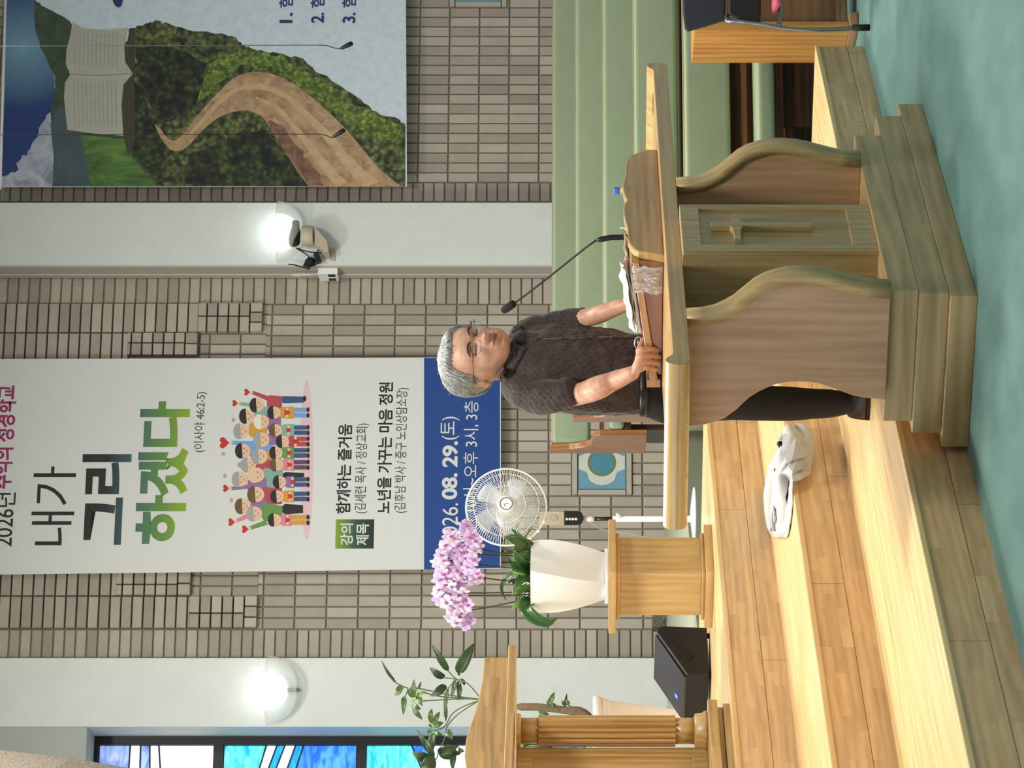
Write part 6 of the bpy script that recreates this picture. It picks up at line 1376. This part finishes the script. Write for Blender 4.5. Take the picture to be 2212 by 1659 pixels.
# legs inside the trousers
for (seq) in ([(1430, 850, -0.05), (1600, 868, -0.04), (1700, 866, -0.03), (1855, 872, 0.0)], [(1430, 790, 0.06), (1600, 775, 0.06), (1700, 768, 0.07), (1855, 770, 0.10)]):
    limb(m, [(pp(*seq[0]), 38 * px), (pp(*seq[1]), 28 * px), (pp(*seq[2]), 24 * px), (pp(*seq[3]), 16 * px)], 14)
bodyo = m.build('body', skin, man, smooth=True, mats=[skin, lipsm])
mods(bodyo, ('REMESH', dict(mode='VOXEL', voxel_size=0.0030, use_smooth_shade=True)), ('SMOOTH', dict(factor=0.5, iterations=2)))
bake(bodyo); bodyo.data.materials.clear(); bodyo.data.materials.append(skin); bodyo.data.materials.append(lipsm)
for pl_ in bodyo.data.polygons:
    pl_.use_smooth = True; d = (pl_.center - hc) / px; X, Yq, Z_ = d.dot(hr), d.dot(hf), d.z
    if Yq > 55 and abs(X) < 21 * (1 - 0.02 * abs(X)) + 3 and 23.5 + 0.012 * X * X < Z_ < 35.5 - 0.012 * X * X: pl_.material_index = 1
# ---- hair
hairm, nt, ns, lk, b = nmat('grey_hair'); tc = N(nt, 'ShaderNodeTexCoord'); mp = N(nt, 'ShaderNodeMapping'); mp.inputs['Scale'].default_value = (95, 40, 30); mp.inputs['Rotation'].default_value = (0.5, 0.3, 0.4); lk.new(tc.outputs['Object'], mp.inputs[0])
no = N(nt, 'ShaderNodeTexNoise'); no.inputs['Scale'].default_value = 3; no.inputs['Detail'].default_value = 5; lk.new(mp.outputs[0], no.inputs['Vector'])
cr = N(nt, 'ShaderNodeValToRGB'); cr.color_ramp.elements[0].position = 0.32; cr.color_ramp.elements[1].position = 0.66; cr.color_ramp.elements[0].color = srgb(96, 98, 98); cr.color_ramp.elements[1].color = srgb(176, 180, 180); lk.new(no.outputs['Fac'], cr.inputs[0]); lk.new(cr.outputs[0], b.inputs['Base Color']); b.inputs['Roughness'].default_value = 0.45
bp = N(nt, 'ShaderNodeBump'); bp.inputs['Strength'].default_value = 0.35; bp.inputs['Distance'].default_value = 0.003; lk.new(no.outputs['Fac'], bp.inputs['Height']); lk.new(bp.outputs['Normal'], b.inputs['Normal'])
HL = [(0, 122), (30, 124), (48, 124), (58, 116), (66, 98), (72, 78), (82, 66), (94, 78), (106, 78), (116, 44), (140, 26), (180, 22)]
def hairline(a):
    d = abs(math.degrees(a))
    for (d0, z0), (d1, z1) in zip(HL, HL[1:]):
        if d0 <= d <= d1: return z0 + (z1 - z0) * (d - d0) / max(1e-6, d1 - d0)
    return 22
m = MB(); nA = 120; cols = []
for k in range(nA):
    a = -math.pi + 2 * math.pi * k / nA; hl = hairline(a); col = []
    for i in range(15):
        t = i / 14; z = hl + (146.5 - hl) * t; fr_ = max(0.0, math.cos(a))
        off = 1.0 + 8.5 * min(1.0, t * 3.2) + 2.0 * noise.noise(Vector((math.cos(a) * 3, math.sin(a) * 3, z * 0.03))) * min(1, t * 4) + 0.7 * noise.noise(Vector((a * 14, z * 0.02, 2)))
        if t > 0.9: off += 0.5
        col.append(headpt(z, a, off, False))
    cols.append(col)
R_ = [[cols[k][i] for k in range(nA)] for i in range(15)]
m.rings(R_, capa=False, capb=True); hro = m.build('hair', hairm, man, smooth=True); mods(hro, ('SOLIDIFY', dict(thickness=0.003, offset=-1)))
rnd = random.Random(4)
m = MB()
for i in range(1500):                               # loose strands over the crown and sides
    a = rnd.uniform(-math.pi, math.pi); z = rnd.uniform(max(60, hairline(a) + 6), 144); sw = rnd.uniform(0.10, 0.34) * (1 if a > 0 else -1); dz_ = rnd.uniform(10, 30)
    if z - dz_ < hairline(a) - 2: continue
    P_ = [headpt(z - dz_ * t, a + sw * t * 0.6, 9.6 + 3.2 * math.sin(math.pi * t) + rnd.uniform(-0.3, 0.6), False) for t in (0, 0.33, 0.66, 1)]
    m.tube(P_, [0.0007, 0.0011, 0.0010, 0.0004], 4)
for i in range(26):
    a = rnd.uniform(-math.pi, math.pi); p = headpt(rnd.uniform(120, 146), a, 8, False); q = p + Vector((rnd.uniform(-0.02, 0.008), rnd.uniform(-0.01, 0.01), rnd.uniform(0.004, 0.016))); m.tube([p, (p + q) / 2 + Vector((0, 0, 0.003)), q], [0.001, 0.0008, 0.0003], 4)
m.build('hair_strands', plain('silver_strands', (160, 164, 163), 0.4, noise_amt=0.1, nscale=60), hro)
# ---- brows, eyes, glasses
browm = plain('brow_hair', (62, 54, 48), 0.8, noise_amt=0.1, nscale=200)
eyew = plain('eye_white', (206, 196, 186), 0.3, noise_amt=0); iris = plain('dark_iris', (32, 22, 18), 0.25, noise_amt=0)
def fpt(X, z, off): # front point by x offset
    f, bk, w = lev(z); hd = (f - bk) / 2; s_ = min(0.98, abs(X) / w); a = math.asin(s_ ** (2.25 / 2)); return headpt(z, math.copysign(a, X), off)
for s in (1, -1):
    m = MB(); m.tube([fpt(s * x, z, 1.0) for x, z in ((9, 84.5), (15, 87.5), (23, 89), (31, 87.5), (38, 83))], [2.0 * px, 3.4 * px, 3.8 * px, 3.2 * px, 1.2 * px], 8, flat=0.7); m.build('eyebrow', browm, man)
    m = MB(); ec = fpt(s * 23, 72.5, -2.2); m.ball(ec, 7.6 * px, 14, (1.22, 0.62, 0.55), Matrix((hr, hf, hu)).transposed()); eo = m.build('eye', eyew, man)
    m = MB(); m.ball(ec + (hf * 4.9 + hr * (-1.5) + hu * (-1.2)) * px, 3.0 * px, 12, (1, 0.5, 1), Matrix((hr, hf, hu)).transposed()); m.build('iris', iris, eo)
    m = MB(); m.tube([fpt(s * x, z, 0.9) for x, z in ((12.5, 73), (17, 75.4), (23, 76.2), (29, 75.2), (34, 72.6))], [1.4 * px, 3.6 * px, 4.2 * px, 3.6 * px, 1.4 * px], 8); m.build('eyelid', skin, man)
    m = MB(); m.tube([fpt(s * x, z, 2.2) for x, z in ((12.5, 71.0), (17, 71.9), (23, 72.2), (29, 71.6), (34, 70.2))], [0.6 * px, 1.4 * px, 1.5 * px, 1.4 * px, 0.6 * px], 6); m.build('lash_line', browm, man)
glf = plain('dark_spectacle_metal', (24, 22, 22), 0.45, metal=0.0, noise_amt=0); lens = plain('spectacle_lens', (235, 238, 240), 0.05, noise_amt=0, alpha=0.05, spec=0.2)
gl_root = MB(); hp = lambda X, Yq, z: hc + (hr * X + hf * Yq + hu * z) * px
for s in (1, -1):
    rim_ = [hp(s * (25 + 17.5 * math.copysign(abs(math.cos(t)) ** 0.8, math.cos(t))), 77 - 2.5 * abs(math.cos(t)) * (1 if math.cos(t) > 0 else 0.2), 71 + 11.5 * math.copysign(abs(math.sin(t)) ** 0.8, math.sin(t))) for t in [2 * math.pi * k / 28 for k in range(29)]]
    gl_root.tube(rim_, 0.0008, 6, cap=False)
    gl_root.tube([hp(s * 42, 75, 76), hp(s * 54, 66, 77), hp(s * 64, 40, 76), hp(s * 66, 0, 74), hp(s * 65, -8, 72)], 0.0016, 6)
gl_root.tube([hp(-8, 78, 74), hp(-3, 80, 76), hp(3, 80, 76), hp(8, 78, 74)], 0.0012, 6)
gl_root.tube([hp(42 - 35 * t * 0.5, 77, 82.4) for t in (0, 0.5, 1)], 0.0024, 6); gl_root.tube([hp(-42 + 35 * t * 0.5, 77, 82.4) for t in (0, 0.5, 1)], 0.0024, 6)
glo = gl_root.build('glasses', glf, man)
for s in (1, -1):
    m = MB(); pts = [hp(s * (25 + 17 * math.copysign(abs(math.cos(t)) ** 0.8, math.cos(t))), 76.2, 71 + 11 * math.copysign(abs(math.sin(t)) ** 0.8, math.sin(t))) for t in [2 * math.pi * k / 24 for k in range(24)]]
    m.face(pts); bigf = m.b.faces[:]; bmesh.ops.triangulate(m.b, faces=bigf); lo_ = m.build('lens', lens, glo); mods(lo_, ('SOLIDIFY', dict(thickness=0.0012)))
# ---- shirt
shirt, nt, ns, lk, b = nmat('brown_knit'); tc = N(nt, 'ShaderNodeTexCoord'); mp = N(nt, 'ShaderNodeMapping'); mp.inputs['Scale'].default_value = (1, 1, 0.6); mp.inputs['Rotation'].default_value = (0, 0.5, 0.5); lk.new(tc.outputs['Object'], mp.inputs[0])
vo = N(nt, 'ShaderNodeTexVoronoi'); vo.inputs['Scale'].default_value = 72; vo.inputs['Randomness'].default_value = 0.45; lk.new(mp.outputs[0], vo.inputs['Vector'])
cr = N(nt, 'ShaderNodeValToRGB'); cr.color_ramp.elements[0].position = 0.08; cr.color_ramp.elements[1].position = 0.42; cr.color_ramp.elements[0].color = srgb(24, 19, 19); cr.color_ramp.elements[1].color = srgb(54, 43, 41); lk.new(vo.outputs['Distance'], cr.inputs[0]); lk.new(cr.outputs[0], b.inputs['Base Color']); b.inputs['Roughness'].default_value = 0.8; b.inputs['Sheen Weight'].default_value = 0.15
bp = N(nt, 'ShaderNodeBump'); bp.inputs['Strength'].default_value = 0.7; bp.inputs['Distance'].default_value = 0.006; lk.new(vo.outputs['Distance'], bp.inputs['Height']); lk.new(bp.outputs['Normal'], b.inputs['Normal'])
m = MB()
torS = [(1094, 784, 41, 0), (1104, 783, 50, 0), (1116, 782, 62, 0), (1130, 785, 74, 0), (1150, 789, 85, 0), (1180, 792, 91, 0), (1215, 794, 95, 0), (1250, 797, 96, 0), (1290, 802, 94, 0), (1330, 806, 91, 0), (1362, 809, 87, 0), (1386, 810, 84, 0)]
rgs = []
for i, (x, y, r, d) in enumerate(torS):
    rg = ringpts(pp(x, y, d), r / 467, r / 467 * 0.62, rt, fw_, 64, 2.2); o_ = []
    for k, p in enumerate(rg):
        c = pp(x, y, d); v = (p - c); amp = 0.011 * min(1, max(0, (x - 1130) / 80)); v = v * (1 + amp / max(0.05, v.length) * (noise.noise(Vector((k * 0.33, x * 0.011, 5))) + 0.5 * math.sin(k * 0.9 + x * 0.02))); o_.append(c + v)
    rgs.append(o_)
m.rings(rgs)
limb(m, [(pp(1120, 838, -0.08), 38 * px), (pp(1140, 851, -0.11), 38 * px), (pp(1170, 858, -0.14), 38 * px), (pp(1200, 856, -0.17), 35 * px), (pp(1222, 849, -0.19), 33 * px)], 24)
m.tube([pp(1222, 849, -0.19), pp(1238, 843, -0.20)], [33.5 * px, 31 * px], 24)
limb(m, [(pp(1132, 728, 0.08), 34 * px), (pp(1160, 714, 0.10), 34 * px), (pp(1200, 702, 0.09), 31 * px), (pp(1238, 692, 0.07), 26 * px)], 24)
m.tube([pp(1238, 692, 0.07), pp(1266, 685.5, 0.05)], [26 * px, 23 * px], 24)
sho = m.build('shirt', shirt, man, smooth=True)
mods(sho, ('REMESH', dict(mode='VOXEL', voxel_size=0.006, use_smooth_shade=True)), ('SMOOTH', dict(factor=0.6, iterations=4)))
tx2 = bpy.data.textures.new('shirt_folds', 'CLOUDS'); tx2.noise_scale = 0.07; tx2.noise_depth = 1
d2_ = sho.modifiers.new('displace', 'DISPLACE'); d2_.texture = tx2; d2_.strength = 0.014; d2_.mid_level = 0.5
bake(sho); sho.data.materials.clear(); sho.data.materials.append(shirt)
for pl_ in sho.data.polygons: pl_.use_smooth = True
# collar: a stand round the neck with two points
m = MB(); rg = []
for (x, y, r) in ((1112, 783, 50), (1098, 784, 43), (1080, 785, 40)):
    rg.append(ringpts(pp(x, y, 0.0) + fw_ * (0.012 if x > 1100 else 0.004), r * px * 1.06, r * px * 1.02, rt, fw_, 40))
for q in range(40):                                # the collar is lower in front
    t = 2 * math.pi * q / 40; fr_ = max(0, math.sin(t)); rg[2][q] = rg[2][q] - Vector((0, 0, 0.045 * fr_)); rg[1][q] = rg[1][q] - Vector((0, 0, 0.020 * fr_))
m.rings(rg, capa=False, capb=False); co = m.build('collar', shirt, sho, smooth=True, recalc=False); mods(co, ('SOLIDIFY', dict(thickness=0.005)))
# placket and buttons down the front
def chest(x, y):                                   # point on the shirt front under a photo pixel
    o_ = Vector((0, 0, HC)); d = (W(x, y, Yp) - o_).normalized(); Mi = MPn.inverted(); ok, loc, nor, idx = sho.ray_cast(Mi @ o_, d); return (loc, nor) if ok else (pp(x, y, -0.12), -Vector((0, 1, 0)))
for inner, outer in ([(1080, 806), (1092, 792), (1104, 770), (1117, 747)], [(1096, 822), (1108, 806), (1122, 782), (1136, 754)]), ([(1117, 743), (1110, 732), (1109, 720), (1112, 708)], [(1134, 738), (1132, 722), (1128, 712), (1122, 704)]):
    I_ = smooth_poly([(x, y, 0) for x, y in inner], 4); O_ = smooth_poly([(x, y, 0) for x, y in outer], 4); rows = []
    for p, q in zip(I_, O_):
        row = []
        for t in (0, 0.33, 0.66, 1.0):
            w = p + (q - p) * t; c_, n_ = chest(w.x, w.y); row.append(c_ + n_ * (0.010 - 0.004 * t))
        rows.append(row)
    m = MB(); m.rings(rows, close=False); cw = m.build('collar_wing', shirt, sho, smooth=True, recalc=False); mods(cw, ('SOLIDIFY', dict(thickness=0.004, offset=0)))
m = MB(); rows = []
for (x, y) in [(1125, 741), (1150, 737), (1180, 735), (1210, 734), (1240, 733), (1270, 732), (1300, 731), (1330, 730), (1360, 729), (1380, 729)]:
    row = []
    for dy in (-4, 0, 4): p, n = chest(x, y + dy); row.append(p + n * (0.003 if dy == 0 else 0.0012))
    rows.append(row)
m.rings(rows, close=False); po = m.build('placket', shirt, sho, smooth=True, recalc=False); mods(po, ('SOLIDIFY', dict(thickness=0.002)))
for x in (1160, 1215, 1270, 1325, 1368):
    m = MB(); p, n = chest(x, 735 - (x - 1160) * 0.03); m.ball(p + n * 0.005, 0.0055, 8, (1, 1, 1)); m.build('button', plain('dark_button', (48, 40, 38), 0.4, noise_amt=0), sho)
# ---- trousers, belt, shoes
trs = plain('navy_trousers', (13, 13, 18), 0.8, noise_amt=0.10, nscale=30, bump=0.15, bscale=300)
m = MB()
m.rings([ringpts(pp(x, y, 0.0), r / 467, r / 467 * 0.66, rt, fw_, 30, 2.2) for x, y, r in ((1377, 811, 82), (1400, 815, 85), (1430, 824, 88), (1470, 826, 88), (1500, 826, 82))])
limb(m, [(pp(1440, 852, -0.05), 56 * px), (pp(1520, 862, -0.05), 48 * px), (pp(1600, 868, -0.04), 40 * px), (pp(1690, 872, -0.02), 38 * px), (pp(1780, 872, 0.0), 32 * px), (pp(1852, 869, 0.01), 23 * px)], 20)
limb(m, [(pp(1440, 792, 0.06), 52 * px), (pp(1520, 786, 0.07), 46 * px), (pp(1600, 780, 0.08), 40 * px), (pp(1690, 774, 0.10), 36 * px), (pp(1780, 770, 0.12), 30 * px), (pp(1850, 770, 0.13), 24 * px)], 20)
tro = m.build('trousers', trs, man, smooth=True); mods(tro, ('REMESH', dict(mode='VOXEL', voxel_size=0.008, use_smooth_shade=True)), ('SMOOTH', dict(factor=0.5, iterations=3))); bake(tro); tro.data.materials.clear(); tro.data.materials.append(trs)
for pl_ in tro.data.polygons: pl_.use_smooth = True
m = MB(); m.rings([ringpts(pp(x, 810, 0.0), r / 467, r / 467 * 0.63, rt, fw_, 40, 2.2) for x, r in ((1381, 85.5), (1381, 88), (1397, 88.5), (1397, 85.5))], capa=False, capb=False); be = m.build('belt', plain('black_leather', (18, 18, 18), 0.4, noise_amt=0), man, smooth=True)
def beltpt(x, y): return MPn.inverted() @ (Vector((0, 0, HC)) + (W(x, y, Yp - 0.155) - Vector((0, 0, HC))))
m = MB(); c = [beltpt(x, y) for x, y in ((1373, 730), (1383, 729), (1384, 744), (1381, 753), (1375, 753), (1371, 744), (1373, 730))]; m.tube(smooth_poly(c, 4), 0.0035, 8); m.tube([beltpt(1377, 731), beltpt(1379, 750)], 0.003, 8); m.build('belt_buckle', chrome, be)
shm = plain('dark_brown_shoe', (44, 34, 32), 0.35, noise_amt=0.05)
for (x, y, d) in ((1888, 876, 0.0), (1888, 772, 0.14)):
    base = pp(x, y, d); base.z = 0.0; m = MB(); dirf = (fw_ * 0.9 + Vector((0.5, 0, 0))).normalized(); sd = Vector((0, 0, 1)).cross(dirf)
    secs = [(-0.05, 0.030, 0.055), (-0.045, 0.036, 0.075), (0.0, 0.040, 0.080), (0.06, 0.043, 0.070), (0.12, 0.048, 0.052), (0.18, 0.046, 0.042), (0.215, 0.034, 0.034), (0.228, 0.018, 0.024)]
    m.rings([[base + dirf * t + sd * (w * math.cos(a)) + Vector((0, 0, 0.012 + h * max(0, math.sin(a)))) for a in [math.pi * k / 10 for k in range(11)]] + [base + dirf * t + sd * (w * q) + Vector((0, 0, 0.012)) for q in (-0.5, 0, 0.5)] for t, w, h in secs]); so = m.build('shoe', shm, man, smooth=True)
    m = MB(); m.rings([[base + dirf * t + sd * (w * 1.05 * q) + Vector((0, 0, z)) for q, z in ((-1, 0.0005), (1, 0.0005), (1, 0.0125), (-1, 0.0125))] for t, w, h in secs], smooth=False); m.build('sole', black_rubber, so)
